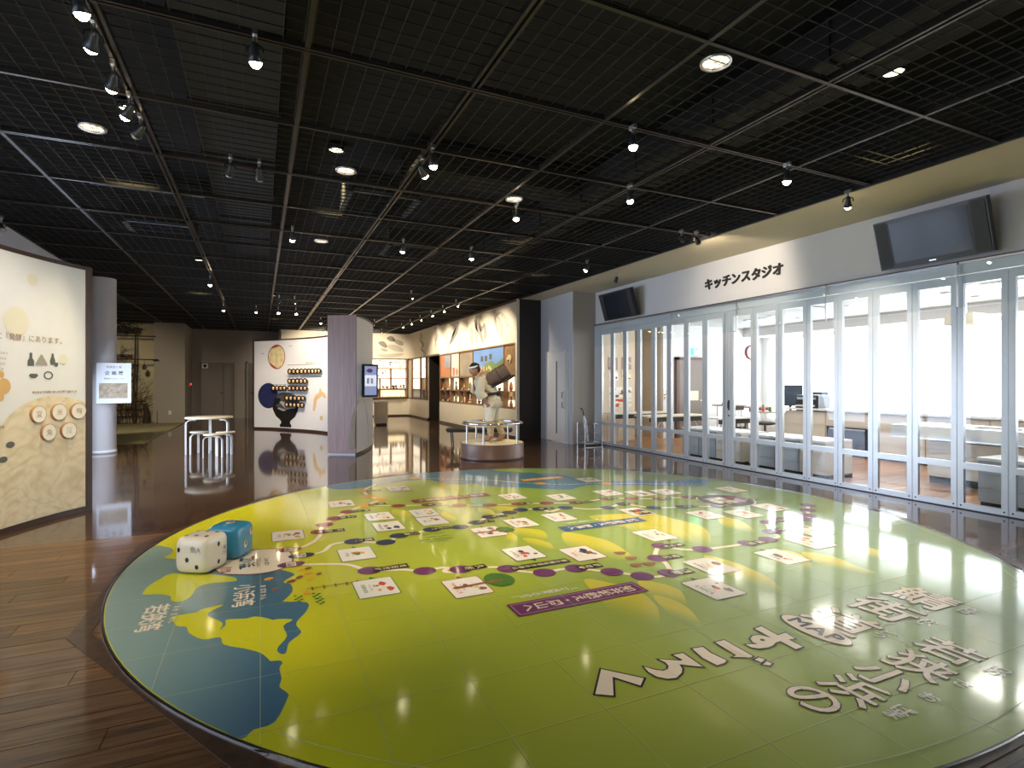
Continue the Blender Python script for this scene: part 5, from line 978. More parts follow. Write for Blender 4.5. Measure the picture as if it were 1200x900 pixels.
t = thing('green_crate', 'small green crate in front of the white folding table', 'crate', (9.25,8.2,0)); obj('shell', MB().bx(-.2,.2,-.15,-.13,0,.3).bx(-.2,.2,.13,.15,0,.3).bx(-.2,-.18,-.15,.15,0,.3).bx(.18,.2,-.15,.15,0,.3).bx(-.2,.2,-.15,.15,0,.02), P_mgr, t); obj('rim', MB().bx(-.21,.21,-.16,-.13,.28,.31).bx(-.21,.21,.13,.16,.28,.31), P_mgr, t)
# desk corner with screens and printers
ds = thing('office_desk', 'cream office desk with screens near the window corner', 'desk', (11.6,8.9,0))
obj('desktop', MB().bx(11.0,12.4,8.1,9.7,.68,.72), M_cream, ds, True); obj('modesty_panel', MB().bx(11.02,11.05,8.12,8.95,.1,.68), M_cream, ds, True)
for x in (11.05,12.35):
    for y in (8.15,9.65): obj('leg', MB().bx(x-.02,x+.02,y-.02,y+.02,0,.68), M_steel, ds, True)
def monitor(x, y, z, w, h, rz, label):
    t = thing('computer_monitor', label, 'monitor', (x,y,z), rz)
    obj('screen_case', MB().box((0,0,.14+h/2),(.05,w,h)), M_black, t); obj('glass_face', MB().box((-.027,0,.14+h/2),(.004,w-.04,h-.04)), mat('dark_screen',(.02,.03,.05),.15), t); obj('stand', MB().box((.02,0,.08),(.03,.06,.16)).lathe([(.11,0),(.11,.015),(0,.015)],16), M_black, t)
monitor(11.35,8.95,.72,.52,.50,.5,'black monitor turned sideways on the office desk'); monitor(11.7,8.5,.72,.45,.34,.2,'lower black monitor behind the printer')
def printer(x, y, z, w, label):
    t = thing('printer', label, 'printer', (x,y,z), .1)
    obj('body', MB().box((0,0,.12),(.42,w,.24)), M_black, t); obj('paper_tray', MB().box((-.26,0,.05),(.14,w*.7,.03)), M_cream, t); obj('lid', MB().box((0,0,.255),(.40,w*.96,.03)), mat('printer_grey',(.1,.1,.11),.4), t); obj('panel', MB().box((-.2,0,.2),(.05,w*.8,.05)), M_steel, t)
printer(11.3,8.35,.72,.50,'black printer on the office desk, right of the tall monitor'); printer(10.5,7.75,.885,.50,'black printer standing on the back worktop'); 
t = thing('cardboard_box', 'small brown box lying on the printer', 'box', (11.35,8.3,1.0)); obj('body', MB().box((0,0,.07),(.2,.18,.12)), mat('cardboard',(.45,.3,.18),.8), t); obj('tape', MB().box((0,0,.131),(.2,.03,.004)), M_cream, t)
t = thing('office_chair', 'black office chair by the desk behind the glass', 'chair', (10.75,9.15,0), 2.2)
obj('seat', MB().ball((0,0,.46),(.24,.24,.05)), M_black, t); obj('backrest', MB().ball((.22,0,.80),(.05,.22,.26)), M_black, t); obj('post', MB().tube([(0,0,.08),(0,0,.44)],.025,8).tube([(.1,0,.45),(.24,0,.5),(.25,0,.7)],.015,6), M_black, t)
for k in range(5): a = k*2*PI/5; obj('foot', MB().tube([(0,0,.09),(.26*math.cos(a),.26*math.sin(a),.06)],.018,6).ball((.26*math.cos(a),.26*math.sin(a),.03),.03,8), M_black, t)
for k, (x, y, z, c) in enumerate(((11.05,9.45,.72,P_red2),(11.1,9.3,.72,P_mgr),(11.15,9.55,.72,P_or))):
    t = thing('pen_pot', 'small %s pot on the office desk corner' % ['red','green','orange'][k], 'pot', (x,y,z)); obj('cup', MB().lathe([(.035,0),(.04,.1),(.036,.1),(.03,.01),(0,.01)],12), c, t); obj('pen', MB().tube([(0,0,.02),(.02,.01,.16)],.004,6).tube([(0,0,.02),(-.015,.01,.15)],.004,6), M_black, t)
t = thing('rice_cooker', 'small white rice cooker on the back worktop left of the oven', 'rice cooker', (10.5,7.1,.885)); obj('body', MB().lathe([(.11,0),(.14,.03),(.14,.16),(.12,.2),(0,.22)],20), M_white, t); obj('lid_button', MB().lathe([(.03,.21),(.03,.235),(0,.235)],12), M_black, t); obj('cord_box', MB().box((-.14,0,.06),(.03,.08,.06)), M_steel, t)
# posters and sheets on the beige kitchen wall
def sheet(nm, x0, x1, z0, z1, m, label, bits=0, seed=0, y=10.995):
    t = thing(nm, label, 'poster', ((x0+x1)/2,y,z0)); obj('paper', MB().bx(x0,x1,y-.004,y,z0,z1), m, t, True); rn = random.Random(seed)
    cols = [P_red2,P_navy,P_ink,P_or,P_bn,P_gold]; mbs = [MB() for _ in range(3)]
    for q in range(bits):
        w, h = rn.uniform(.04,.14)*(x1-x0)*2, rn.uniform(.03,.10)*(z1-z0)*1.6; a, b = rn.uniform(x0+w/2,x1-w/2), rn.uniform(z0+h/2,z1-h/2); mbs[q%3].box((a,y-.005-.0006*q/bits,b),(w,.001,h))
    for q in range(3):
        if mbs[q].v: obj('print', mbs[q], cols[(seed+q)%6], t, True)
sheet('photo_sheet',7.34,7.50,1.25,2.05,P_card,'narrow strip of photographs on the beige kitchen wall, left',14,1); sheet('photo_sheet',7.62,7.90,1.72,2.02,P_bn,'dark photo sheet on the beige kitchen wall, middle',12,2); sheet('photo_sheet',8.02,8.30,1.74,2.04,P_bn,'reddish photo sheet on the beige kitchen wall, right',12,3)
sheet('notice',7.64,8.32,.82,1.30,P_card,'large white notice with red figures on the beige kitchen wall',26,4); sheet('notice',8.02,8.30,1.48,1.68,mat('yellow_paper',(.75,.72,.4),.6),'pale yellow sheet below the reddish photos',8,5); sheet('notice',7.66,7.92,1.46,1.66,P_card,'small white sheet below the dark photos',8,6)
sheet('notice',9.30,9.56,.95,1.25,P_card,'pinned white sheet left of the brown kitchen door',10,7)
t = thing('alcove_window', 'small bright window at the back of the beige alcove', 'window', (8.75,13.98,1.0)); obj('frame', MB().bx(8.5,9.1,13.95,14,.85,.9).bx(8.5,9.1,13.95,14,1.95,2.0).bx(8.5,8.54,13.95,14,.9,1.95).bx(9.06,9.1,13.95,14,.9,1.95), M_white, t, True); obj('pane', MB().bx(8.54,9.06,13.96,13.97,.9,1.95), mat('alcove_light',(.9,.95,1),.5,emit=3), t, True)
t = thing('alcove_counter', 'pale counter with green pots in the beige alcove', 'counter', (8.85,12.6,0)); obj('body', MB().bx(8.5,9.25,12.3,12.9,0,.95), M_cream, t, True); obj('top_board', MB().bx(8.45,9.28,12.25,12.95,.95,.99), mat('brown_top',(.3,.17,.09),.4), t, True)
for k, (x, l) in enumerate(((8.65,'left leafy pot on the alcove counter'),(9.0,'right leafy pot on the alcove counter'))):
    t = thing('potted_plant', l, 'plant', (x,12.5,.99)); obj('pot', MB().lathe([(.06,0),(.08,.12),(.07,.12),(0,.1)],14), M_white, t); rn = random.Random(k); lf = MB()
    for q in range(16): a = rn.uniform(0,6.28); e_ = rn.uniform(.05,.15); lf.ball((e_*math.cos(a),e_*math.sin(a),.17+rn.uniform(0,.15)),(.05,.02,.03),6,Matrix.Rotation(a,4,'Z'))
    obj('foliage', lf, P_mgr, t)
# kitchen ceiling lights
def klight(x, y, label, r=.22, sq=False):
    t = thing('ceiling_light', label, 'ceiling light', (x,y,2.9), 0, 'kitchen ceiling lights')
    em = mat('kitchen_lamp',(1,.96,.9),.4,emit=2,ecol=(1,.93,.82))
    if sq: obj('frame', MB().bx(-.33,.33,-.33,.33,-.02,0), M_white, t); obj('diffuser', MB().bx(-.28,.28,-.28,.28,-.03,-.02), em, t)
    else: obj('rim', MB().lathe([(r,0),(r,-.03),(r*.9,-.03)],24), M_white, t); obj('diffuser', MB().lathe([(r*.9,-.028),(0,-.032)],24), em, t)
for x, y, l, s_ in ((8.8,9.9,'square ceiling lamp above the folding tables',1),(9.0,7.6,'square ceiling lamp left of the latch posts',1),(10.8,9.2,'square ceiling lamp over the window corner',1),(10.2,4.2,'square ceiling lamp right of the projector',1),(8.9,5.6,'square ceiling lamp above the low cabinets',1),(9.0,3.3,'square ceiling lamp near the right panels',1)): klight(x,y,l,.22,bool(s_))
for k in range(9):
    x, y = 9.4+.9*(k%3), 5.2+1.7*(k//3); klight(x,y,'small round ceiling lamp, %s from the glass in the %s row' % (['first','second','third'][k%3], ['right','middle','left'][k//3]),.07)
t = thing('air_vent', 'dark slotted air outlet in the kitchen ceiling', 'vent', (9.8,7.3,2.9)); obj('frame', MB().bx(-.3,.3,-.12,.12,-.015,0), mat('vent_grey',(.25,.27,.26),.5), t)
for k in range(4): obj('slat', MB().bx(-.27,.27,-.09+k*.055,-.07+k*.055,-.025,-.015), M_white, t)
for yy in (9.0,6.5,4.0):
    ld = bpy.data.lights.new('kitchen_fill','AREA'); ld.energy = 18; ld.shape='RECTANGLE'; ld.size=.6; ld.size_y=.6; ld.color=(1,.93,.82); lo = bpy.data.objects.new('kitchen_fill', ld); COL.objects.link(lo); lo.location = (9.3,yy,2.85)
# ------------------------------------------------------------ picture band and display cases
M_sk = [mat('sketch_%d' % k, c, .7) for k, c in enumerate(((.38,.35,.30),(.5,.46,.39),(.25,.23,.20)))]
def band_x(mb):                  # (y, z, lift) on the wall x=5.8
    return mb.tf(lambda v: (5.8-.004-v.z, v.x, v.y))
def band_y(mb): return mb.tf(lambda v: (v.x, 23.2-.004-v.z, v.y))
def sketch(pts, w, lift, m, name='ink_stroke', fn=band_x, par=None):
    q = open_smooth([Vector(p) for p in pts], 6); n_ = len(q); mb = MB(); vs = []
    for i, p in enumerate(q):
        a, b = q[max(i-1,0)], q[min(i+1,n_-1)]; d = (b-a).normalized(); nn_ = Vector((-d.y,d.x))*w*(1.0 if fn is not band_y else .5)*math.sin(PI*min(max((i+.3)/n_,.0),1))
        vs += [(p.x+nn_.x,p.y+nn_.y,lift),(p.x-nn_.x,p.y-nn_.y,lift)]
    mb.add(vs, [(2*i,2*i+1,2*i+3,2*i+2) for i in range(n_-1)]); return obj(name, fn(mb), m, par, par is not None)
wp = thing('wall_print', 'pale wall print with ink sketches of hands, fish and bundles above the display case', 'wall print', (5.8,15.5,2.45))
for pts, w, m in (([(13.3,3.28),(13.65,3.2),(13.6,2.95),(13.45,2.72)],.07,0),([(13.3,3.28),(13.0,3.05),(12.8,2.85)],.09,1),([(13.5,3.2),(13.3,2.9),(13.3,2.6)],.12,1),
    ([(15.1,3.4),(15.05,3.1),(14.8,2.9),(14.55,2.54)],.12,2),([(15.26,3.3),(15.1,3.0),(15.05,2.58)],.10,0),([(14.9,3.25),(14.75,3.0),(14.6,2.98),(14.45,3.1)],.08,2),([(15.5,3.1),(15.45,2.8),(15.4,2.58)],.14,1),([(14.45,3.1),(14.4,2.85),(14.45,2.6)],.10,0),
    ([(16.70,3.40),(17.0,3.15),(17.35,2.9),(17.65,2.70)],.06,2),([(16.70,3.40),(16.75,3.15),(17.1,2.9),(17.65,2.70)],.05,2),([(16.9,3.2),(17.1,3.05),(17.4,2.85)],.09,1)):
    sketch(pts, w, .003, M_sk[m], 'ink_stroke', band_x, wp)
for k in range(7): sketch([(19.1+.04*k,3.45),(19.2-.05*k+.1,3.1),(19.15+.06*(k%3),2.65+.05*k)], .07, .002+.001*k, M_sk[k%3], 'ink_stroke', lambda mb: mb.tf(lambda v: (5.8-.005-v.z, v.x, v.y)), wp)
wq = thing('wall_print', 'pale wall print of two fish heads and a grain stalk on the far wall', 'wall print', (5.1,23.2,2.5))
for pts, w, m in (([(4.5,3.1),(4.7,3.05),(4.85,2.9)],.22,2),([(4.6,2.85),(4.75,2.8),(4.9,2.78)],.12,0),([(4.8,2.98),(5.2,2.9),(5.6,2.78)],.25,1),([(4.85,3.3),(5.05,3.28),(5.2,3.2)],.22,2),([(5.1,3.25),(5.4,3.12),(5.6,3.05)],.2,0),([(4.45,2.6),(4.9,2.55),(5.6,2.65)],.16,1)): sketch(pts, w, .003, M_sk[m], 'ink_stroke', band_y, wq)
for k in range(5): sketch([(21.3-.1*k,3.4-.18*k),(21.15-.1*k+.3*(k%2),3.3-.18*k),(21.0-.1*k,3.15-.18*k)], .07, .003, M_sk[k%3], 'ink_stroke', band_x, wq)
# long display case in the right wall: brown bars, niches, pictures
dc = thing('display_case', 'long lit display case with pictures and niches in the right exhibition wall', 'display case', (5.95,15.5,.74))
M_case = wood('case_wood',(.16,.085,.04),(.26,.14,.07),.45,(8,8,2),rnd=False); M_lit = mat('lit_panel',(1,.9,.7),.6,emit=1.1,ecol=(1,.86,.62)); M_niche = mat('niche_paint',(.62,.46,.27),.6)
def pb_(nm, y0, y1, z0, z1, m, x=5.86, t_=.02, par=dc): return obj(nm, MB().bx(x, x+t_, min(y0,y1), max(y0,y1), z0, z1), m, par, True)
pb_('frame_bar',12.36,18.77,2.38,2.42,M_case,5.80,.10); pb_('frame_bar',12.36,18.77,.74,.78,M_case,5.80,.16); pb_('frame_bar',12.36,18.77,1.575,1.61,M_case,5.81,.14); pb_('frame_bar',13.3,18.77,1.15,1.18,M_case,5.81,.14)
for y in (18.75,17.56,16.70,15.45,13.14,12.42): pb_('frame_bar',y-.02,y+.02,.78,2.38,M_case,5.81,.14)
for y in (18.1,16.1,14.7,14.0): pb_('frame_bar',y-.015,y+.015,.78,1.58,M_case,5.81,.14)
pb_('back_panel',12.4,18.75,.78,2.4,M_niche,5.96,.02)
for y0, y1 in ((18.08,17.6),(17.54,16.75),(16.08,15.5),(15.4,14.72),(14.68,14.02),(13.98,13.18),(13.1,12.45)): pb_('lit_panel',y0,y1,1.2,1.56,M_lit,5.935,.02)
for y0, y1 in ((17.54,16.75),(16.65,16.12),(15.4,14.72),(13.1,12.45)): pb_('lit_panel',y0,y1,.80,.95,M_lit,5.935,.02)
pic = thing('picture_panel', 'orange panel with a small grey mountain photo in the display case', 'picture', (5.84,18.1,1.61)); obj('board', MB().bx(5.83,5.85,17.6,18.72,1.62,2.37), mat('orange_board',(.50,.17,.05),.5), pic, True); obj('photo', MB().bx(5.825,5.83,17.62,18.25,1.92,2.36), mat('photo_grey',(.25,.28,.34),.5,noise=.5,nscale=3), pic, True)
pic = thing('picture_panel', 'white panel with red and brown figures in the display case', 'picture', (5.84,17.1,1.61)); obj('board', MB().bx(5.83,5.85,16.75,17.52,1.62,2.37), M_cream, pic, True); obj('red_figure', MB().box((5.826,17.25,1.78),(.004,.22,.26)), P_red2, pic, True); obj('brown_figure', MB().ball((5.828,16.95,1.77),(.004,.12,.13),12), P_bn, pic, True)
pic = thing('picture_panel', 'grey brown landscape picture in the display case', 'picture', (5.84,16.1,1.61)); obj('board', MB().bx(5.83,5.85,15.48,16.66,1.62,2.37), mat('old_painting',(.30,.25,.18),.5,noise=.6,nscale=2.2), pic, True); obj('mount', MB().bx(5.828,5.832,15.5,16.64,2.33,2.36), M_case, pic, True)
pic = thing('picture_panel', 'large blue sky picture with three tall floats and a green hill', 'picture', (5.84,14.3,1.61)); obj('board', MB().bx(5.83,5.85,13.16,15.43,1.62,2.37), mat('sky_print',(.13,.26,.55),.45,noise=.35,nscale=1.5), pic, True)
mb = MB(); pts = [(13.18,1.63),(15.4,1.63),(15.2,1.72),(14.8,1.80),(14.4,1.98),(14.0,2.02),(13.7,1.92),(13.4,2.0),(13.18,2.08)]; mb.add([(5.828,a,b) for a,b in pts],[tuple(range(9))]); obj('green_hill', mb, P_mgr, pic, True)
for k, y in enumerate((14.72,14.42,14.08)): obj('dark_float', MB().box((5.826,y,2.10+.04*(k==2)),(.004,.16,.15)), P_ink, pic, True)
fg = MB(); rn = random.Random(3)
for k in range(22): fg.box((5.825-.0001*k,rn.uniform(13.3,15.3),rn.uniform(1.66,1.86)),(.002,.07,.09))
obj('yellow_figures', fg, P_gold, pic, True); fg = MB()
for k in range(14): fg.box((5.824-.0001*k,rn.uniform(13.3,15.3),rn.uniform(1.66,1.80)),(.002,.06,.07))
obj('red_figures', fg, P_red2, pic, True)
pic = thing('picture_panel', 'brown collage panel with a yellow mask at the near end of the display case', 'picture', (5.84,12.8,1.2)); obj('board', MB().bx(5.83,5.85,12.44,13.12,1.62,2.37), mat('collage_brown',(.28,.16,.07),.5,noise=.6,nscale=5), pic, True); obj('mask', MB().ball((5.82,12.8,2.02),(.03,.16,.12),12), P_gold, pic, True); obj('mask_mouth', MB().ball((5.79,12.8,1.98),(.01,.06,.03),10), P_ink, pic, True)
# little exhibits standing in the niches
rn = random.Random(11); kinds = [('jar',[(.05,0),(.09,.06),(.09,.16),(.05,.22),(.05,.25),(.0,.25)]),('bowl',[(.04,0),(.05,.02),(.12,.09),(.11,.09),(.0,.03)]),('doll',[(.08,0),(.09,.05),(.05,.14),(.03,.17),(.055,.20),(.055,.25),(.02,.29),(0,.29)]),('bottle',[(.05,0),(.05,.15),(.02,.2),(.02,.27),(0,.27)])]
mk = [mat('glaze_%d' % k, c, .35) for k, c in enumerate(((.3,.12,.04),(.6,.5,.35),(.05,.04,.04),(.5,.2,.06),(.2,.25,.12)))]
where = ['at the far end','second from the far end','third from the far end','left of the middle','in the middle','right of the middle','third from the near end','second from the near end','at the near end']
for r, (z_, rown_) in enumerate(((1.182,'middle row'),(.782,'bottom row'))):
    for k, y in enumerate((18.4,17.85,17.15,16.4,15.8,15.05,14.35,13.55,12.8)):
        kk = (k*3+r*2)%4; c1, c2 = mk[(k+r*2)%5], mk[(k*2+1+r)%5]; nmk = ['brown','cream','black','rust','olive'][(k+r*2)%5]
        if r == 0 and y < 13.3: z_ = 1.18
        t = thing('exhibit_'+kinds[kk][0], '%s %s in the %s of the long display case, %s' % (nmk, kinds[kk][0], rown_, where[k]), kinds[kk][0], (5.875,y,z_), 0, 'small exhibits in the long display case')
        pf_ = [(r_*.55, h_*.95+.012) for r_, h_ in kinds[kk][1]]; obj('body', MB().lathe(pf_,14), c1, t); obj('stand', MB().box((0,0,.006),(.11,.2,.012)), M_case, t); obj('trim_band', MB().lathe([(.049,.07),(.052,.075),(.052,.09),(.049,.095)],14), c2, t)
        obj('label_card', MB().box((-.058,-.0,.03),(.006,.12,.04)), M_white, t)
# far case
fc = thing('display_case', 'bright food display case across the far wall with brown bars', 'display case', (3.5,23.2,.78))
def fb(nm, x0, x1, z0, z1, m, y=23.22, t_=.02, par=fc): return obj(nm, MB().bx(x0, x1, y, y+t_, z0, z1), m, par, True)
M_lit2 = mat('lit_panel_bright',(1,.93,.8),.6,emit=1.0,ecol=(1,.88,.70))
fb('lit_panel',2.6,5.66,2.05,2.40,M_lit2); fb('lit_panel',2.6,4.98,1.62,2.0,M_lit2); fb('lit_panel',5.05,5.66,1.62,2.0,M_lit2); fb('lit_panel',2.6,5.66,1.18,1.6,M_lit2); fb('lit_panel',4.6,5.62,.83,1.1,mat('lit_cream',(1,.85,.5),.6,emit=.9,ecol=(1,.85,.52)))
for z_ in (2.02,1.60,1.14,.80): fb('frame_bar',2.5,5.7,z_-.015,z_+.015,M_case,23.02,.22)
for x, z0, z1 in ((5.69,.78,2.42),(5.01,1.14,2.02),(4.55,.78,1.6),(3.9,.78,2.4),(3.2,.78,1.6)): fb('frame_bar',x-.02,x+.02,z0,z1,M_case,23.02,.22)
for y0, y1, z0, z1, m in ((20.5,21.1,1.62,2.38,M_lit2),(21.2,22.4,1.62,2.38,M_lit2),(20.5,21.1,1.18,1.58,M_niche),(21.2,22.4,1.18,1.58,M_lit2),(21.0,22.4,.82,1.12,mat('pale_blue_case',(.45,.5,.6),.4)),(20.4,20.9,.82,1.12,M_ink)): obj('lit_panel' if m is M_lit2 else 'niche_panel', MB().bx(5.80,5.815,y0,y1,z0,z1), m, fc, True)
for y, z0, z1 in ((21.15,.78,2.42),(20.35,.78,2.42),(22.5,.78,2.42)): obj('frame_bar', MB().bx(5.74,5.81,y-.03,y+.03,z0,z1), M_case, fc, True)
for z_ in (1.60,1.14): obj('frame_bar', MB().bx(5.74,5.81,20.35,22.5,z_-.015,z_+.015), M_case, fc, True)
rn = random.Random(5); pr_ = [MB() for _ in range(4)]
for k in range(46): x = rn.uniform(4.3,5.6); z_ = rn.choice([rn.uniform(2.1,2.35), rn.uniform(1.7,1.95) if x < 4.95 else rn.uniform(2.1,2.3)]); pr_[k%4].box((x,23.205-.0002*k,z_),(rn.uniform(.03,.1),.002,rn.uniform(.02,.07)))
for k in range(26): y = rn.uniform(20.6,22.3); z_ = rn.uniform(1.7,2.3); pr_[k%4].box((5.795-.0002*k,y,z_),(.002,rn.uniform(.05,.14),rn.uniform(.03,.07)))
for q, m in zip(pr_, (mat('print_skyblue',(.3,.5,.8),.5),P_gold,P_bn,P_mgr)): obj('food_pictures', q, m, fc, True)
fx = [(4.68,'green'),(4.85,'leafy'),(5.12,'dark'),(5.25,'dark round'),(5.42,'orange'),(5.56,'green and yellow')]
for k, (x, nm) in enumerate(fx):
    m1 = [P_mgr,P_mgr,M_ink,P_bn,P_or,P_gr][k]
    t = thing('food_dish', '%s food dish on the middle shelf of the far case, %s' % (nm, ['leftmost','second from the left','third from the left','third from the right','second from the right','rightmost'][k]), 'dish', (x,23.10,1.155), 0, 'dishes on the middle shelf of the far case')
    obj('plate', MB().lathe([(.04,0),(.075,.025),(.07,.03),(0,.02)],16), [M_white,M_white,M_ink,M_ink,mk[3],M_white][k], t); rq = random.Random(k); fd = MB()
    for q in range(8): fd.ball((rq.uniform(-.04,.04),rq.uniform(-.03,.03),.05+rq.uniform(0,.12 if k > 1 else .07)),(.03,.03,.03),8)
    obj('food', fd, m1, t); obj('garnish', MB().ball((0,-.04,.10),(.02,.02,.02),8).ball((.03,-.04,.06),(.02,.02,.02),8), [P_red2,P_or,P_red2,P_gold,P_gr,P_gold][k], t)
for k in range(9):
    x = 4.66+.11*k; t = thing('small_cup', 'tiny exhibit cup on the bottom shelf of the far case, %s from the left' % ordn[k], 'cup', (x,23.08,.815), 0, 'cups on the bottom shelf of the far case'); obj('cup', MB().lathe([(.02,0),(.035,.05),(.03,.05),(0,.01)],10), mk[k%5], t); obj('saucer', MB().lathe([(.0,0),(.045,.0),(.045,.006),(0,.006)],10), M_white, t)
# ------------------------------------------------------------ bench, statue drum
bn = thing('bench', 'long low dark bench with thin metal legs behind the statue platform', 'bench', (4.42,11.0,0), math.radians(-24)); MBn = None
obj('seat', MB().bx(-.82,.60,-.21,.21,.38,.42), mat('bench_seat',(.035,.028,.022),.6), bn); obj('seat_frame', MB().bx(-.80,.58,-.19,-.17,.35,.38).bx(-.80,.58,.17,.19,.35,.38), M_black, bn)
for x in (-.72,.50):
    for y in (-.17,.17): obj('leg', MB().tube([(x,y,.36),(x+.03*(1 if x > 0 else -1)*-1,y,0)],.013,8), M_black, bn)
    obj('foot_bar', MB().tube([(x-.03*(1 if x > 0 else -1),-.17,.012),(x-.03*(1 if x > 0 else -1),.17,.012)],.012,8), M_black, bn)
pf = thing('statue_platform', 'round brown veneered platform with pale top and chrome guard rail', 'platform', (3.99,9.56,0))
obj('drum', MB().lathe([(0,.0),(.58,0),(.605,.01),(.61,.04),(.60,.05),(.60,.275),(.595,.285),(.58,.287)],64), M_drum, pf); obj('top_board', MB().lathe([(.595,.283),(.575,.289),(0,.289)],64), mat('platform_top',(.72,.62,.42),.5,noise=.1), pf); obj('dark_plinth', MB().lathe([(.56,-.0),(.612,0),(.612,.015),(.6,.015)],48), M_black, pf)
obj('guard_rail', MB().tube([(.565*math.cos(k*PI/32),.565*math.sin(k*PI/32),.655) for k in range(64)], .021, 10, closed=True), M_chrome, pf)
cam_a = math.atan2(-9.56,-3.99)
for da in (-.98,-.28,.98,PI-.6,PI+.6): a = cam_a+da; obj('rail_post', MB().lathe([(.017,.287),(.017,.64)],12,(.555*math.cos(a),.555*math.sin(a),0)).lathe([(.03,.287),(.03,.295),(.017,.295)],12,(.555*math.cos(a),.555*math.sin(a),0)), M_steel, pf)
t = thing('caption_plate', 'small pale caption plate on the left of the platform top', 'plate', (3.72,9.40,.29), -.3); obj('plate', MB().bx(-.13,.13,-.08,.08,0,.012), M_white, t); obj('lettering', text_mb('さばをはこぶひと', .024, Matrix.Translation((0,0,.0125))), M_ink, t)
# ------------------------------------------------------------ the carrier figure
th = math.atan(295/640); RTv = Vector((math.cos(th),-math.sin(th),0)); FWv = Vector((math.sin(th),math.cos(th),0))
PB = Vector((3.99,9.56,0))
def W_(a, c, z): return RTv*a - FWv*c + Vector((0,0,z))       # a: to the right of the visitor, c: towards the visitor, z up, local to the figure
fgr = thing('person', 'life-size figure of a barefoot-legged carrier in cream tunic, leaning left under a basket, standing on the round platform', 'person', PB)
fgr['label'] = 'life-size figure in cream tunic and white headband leaning left on the round platform'
def skin(name, J, E, m, par, sub=2, root=0):
    me = bpy.data.meshes.new(name); keys = list(J); me.from_pydata([J[k][0] for k in keys], [(keys.index(a), keys.index(b)) for a, b in E], [])
    o = bpy.data.objects.new(name, me); COL.objects.link(o)
    md = o.modifiers.new('s','SKIN'); md.use_smooth_shade = True
    for i, k in enumerate(keys):
        r = J[k][1]; r = r if isinstance(r, tuple) else (r,r); me.skin_vertices[0].data[i].radius = r; me.skin_vertices[0].data[i].use_root = (i == root)
    sb_ = o.modifiers.new('u','SUBSURF'); sb_.levels = sub; sb_.render_levels = sub
    dg = bpy.context.evaluated_depsgraph_get(); dg.update(); nm = bpy.data.meshes.new_from_object(o.evaluated_get(dg)); bpy.data.objects.remove(o)
    nm.name = name; nm.polygons.foreach_set('use_smooth', [True]*len(nm.polygons)); nm.materials.clear(); return obj(name, nm, m, par)
M_skin = mat('figure_skin',(.42,.20,.11),.5,noise=.15,nscale=20); M_tunic = mat('tunic_cloth',(.50,.45,.34),.85,noise=.12,nscale=9,bump=.5,bscale=25); M_legc = mat('legging_cloth',(.68,.64,.52),.85,noise=.1,nscale=12,bump=.4,bscale=30); M_straw = mat('straw',(.45,.30,.13),.8,noise=.4,nscale=30,bump=.5,bscale=60)
J = {'pelvis':(W_(.00,0,1.10),(.13,.11)),'belly':(W_(-.03,0,1.24),(.12,.10)),'chest':(W_(-.14,0,1.42),(.14,.115)),'neck0':(W_(-.235,0,1.535),(.065,.06)),'neck1':(W_(-.285,.005,1.585),(.05,.05)),
 'shN':(W_(-.19,.16,1.49),.055),'elN':(W_(-.22,.225,1.22),.042),'wrN':(W_(-.10,.20,1.02),.030),'shF':(W_(-.20,-.15,1.49),.055),'elF':(W_(-.30,-.20,1.24),.042),'wrF':(W_(-.35,-.08,1.33),.030),
 'hipL':(W_(-.02,.08,1.04),.09),'knL':(W_(-.04,.09,.74),.062),'anL':(W_(-.02,.10,.40),.040),'heL':(W_(.00,.10,.335),.036),'baL':(W_(-.14,.11,.318),.034),'toL':(W_(-.19,.11,.315),.026),
 'hipR':(W_(.04,-.08,1.04),.09),'knR':(W_(.07,-.08,.74),.062),'anR':(W_(.20,-.06,.42),.040),'heR':(W_(.235,-.06,.36),.036),'baR':(W_(.12,-.05,.322),.034),'toR':(W_(.07,-.05,.315),.026)}
E_ = [('pelvis','belly'),('belly','chest'),('chest','neck0'),('neck0','neck1'),('chest','shN'),('shN','elN'),('elN','wrN'),('chest','shF'),('shF','elF'),('elF','wrF'),('pelvis','hipL'),('hipL','knL'),('knL','anL'),('anL','heL'),('anL','baL'),('baL','toL'),('pelvis','hipR'),('hipR','knR'),('knR','anR'),('anR','heR'),('anR','baR'),('baR','toR')]
body = skin('body', J, E_, M_skin, fgr)
# head
hc = W_(-.335,.02,1.655); fdir = (W_(-1,.45,-.25)).normalized(); up_ = (Vector((0,0,1))-fdir*fdir.z).normalized(); sd = up_.cross(fdir)
HM = Matrix((( *fdir,0),( *sd,0),( *up_,0),(0,0,0,1))).transposed(); HM = Matrix(((fdir.x,sd.x,up_.x,0),(fdir.y,sd.y,up_.y,0),(fdir.z,sd.z,up_.z,0),(0,0,0,1)))
def hp(x,y,z): return HM @ Vector((x,y,z)) + hc
bm = bmesh.new(); bmesh.ops.create_icosphere(bm, subdivisions=4, radius=1)
for v in bm.verts:
    p = v.co.copy(); x, y, z = p
    w = .078*(1-.22*max(0,-z)**1.5); d = .098; h = .120
    q = Vector((x*d, y*w, z*h))
    if x > 0:
        q.x *= 1-.10*max(0,abs(z)-.2)
        q.x += .022*math.exp(-((y/.16)**2+((z+.12)/.17)**2))                 # nose
        q.x -= .010*math.exp(-(((abs(y)-.36)/.15)**2+((z-.08)/.12)**2))       # eye sockets
        q.x += .006*math.exp(-((y/.35)**2+((z+.45)/.10)**2)); q.x += .010*math.exp(-((y/.3)**2+((z+.82)/.18)**2))
    v.co = HM @ q + hc
me = bpy.data.meshes.new('head'); bm.to_mesh(me); bm.free(); me.polygons.foreach_set('use_smooth', [True]*len(me.polygons)); obj('head', me, M_skin, fgr)
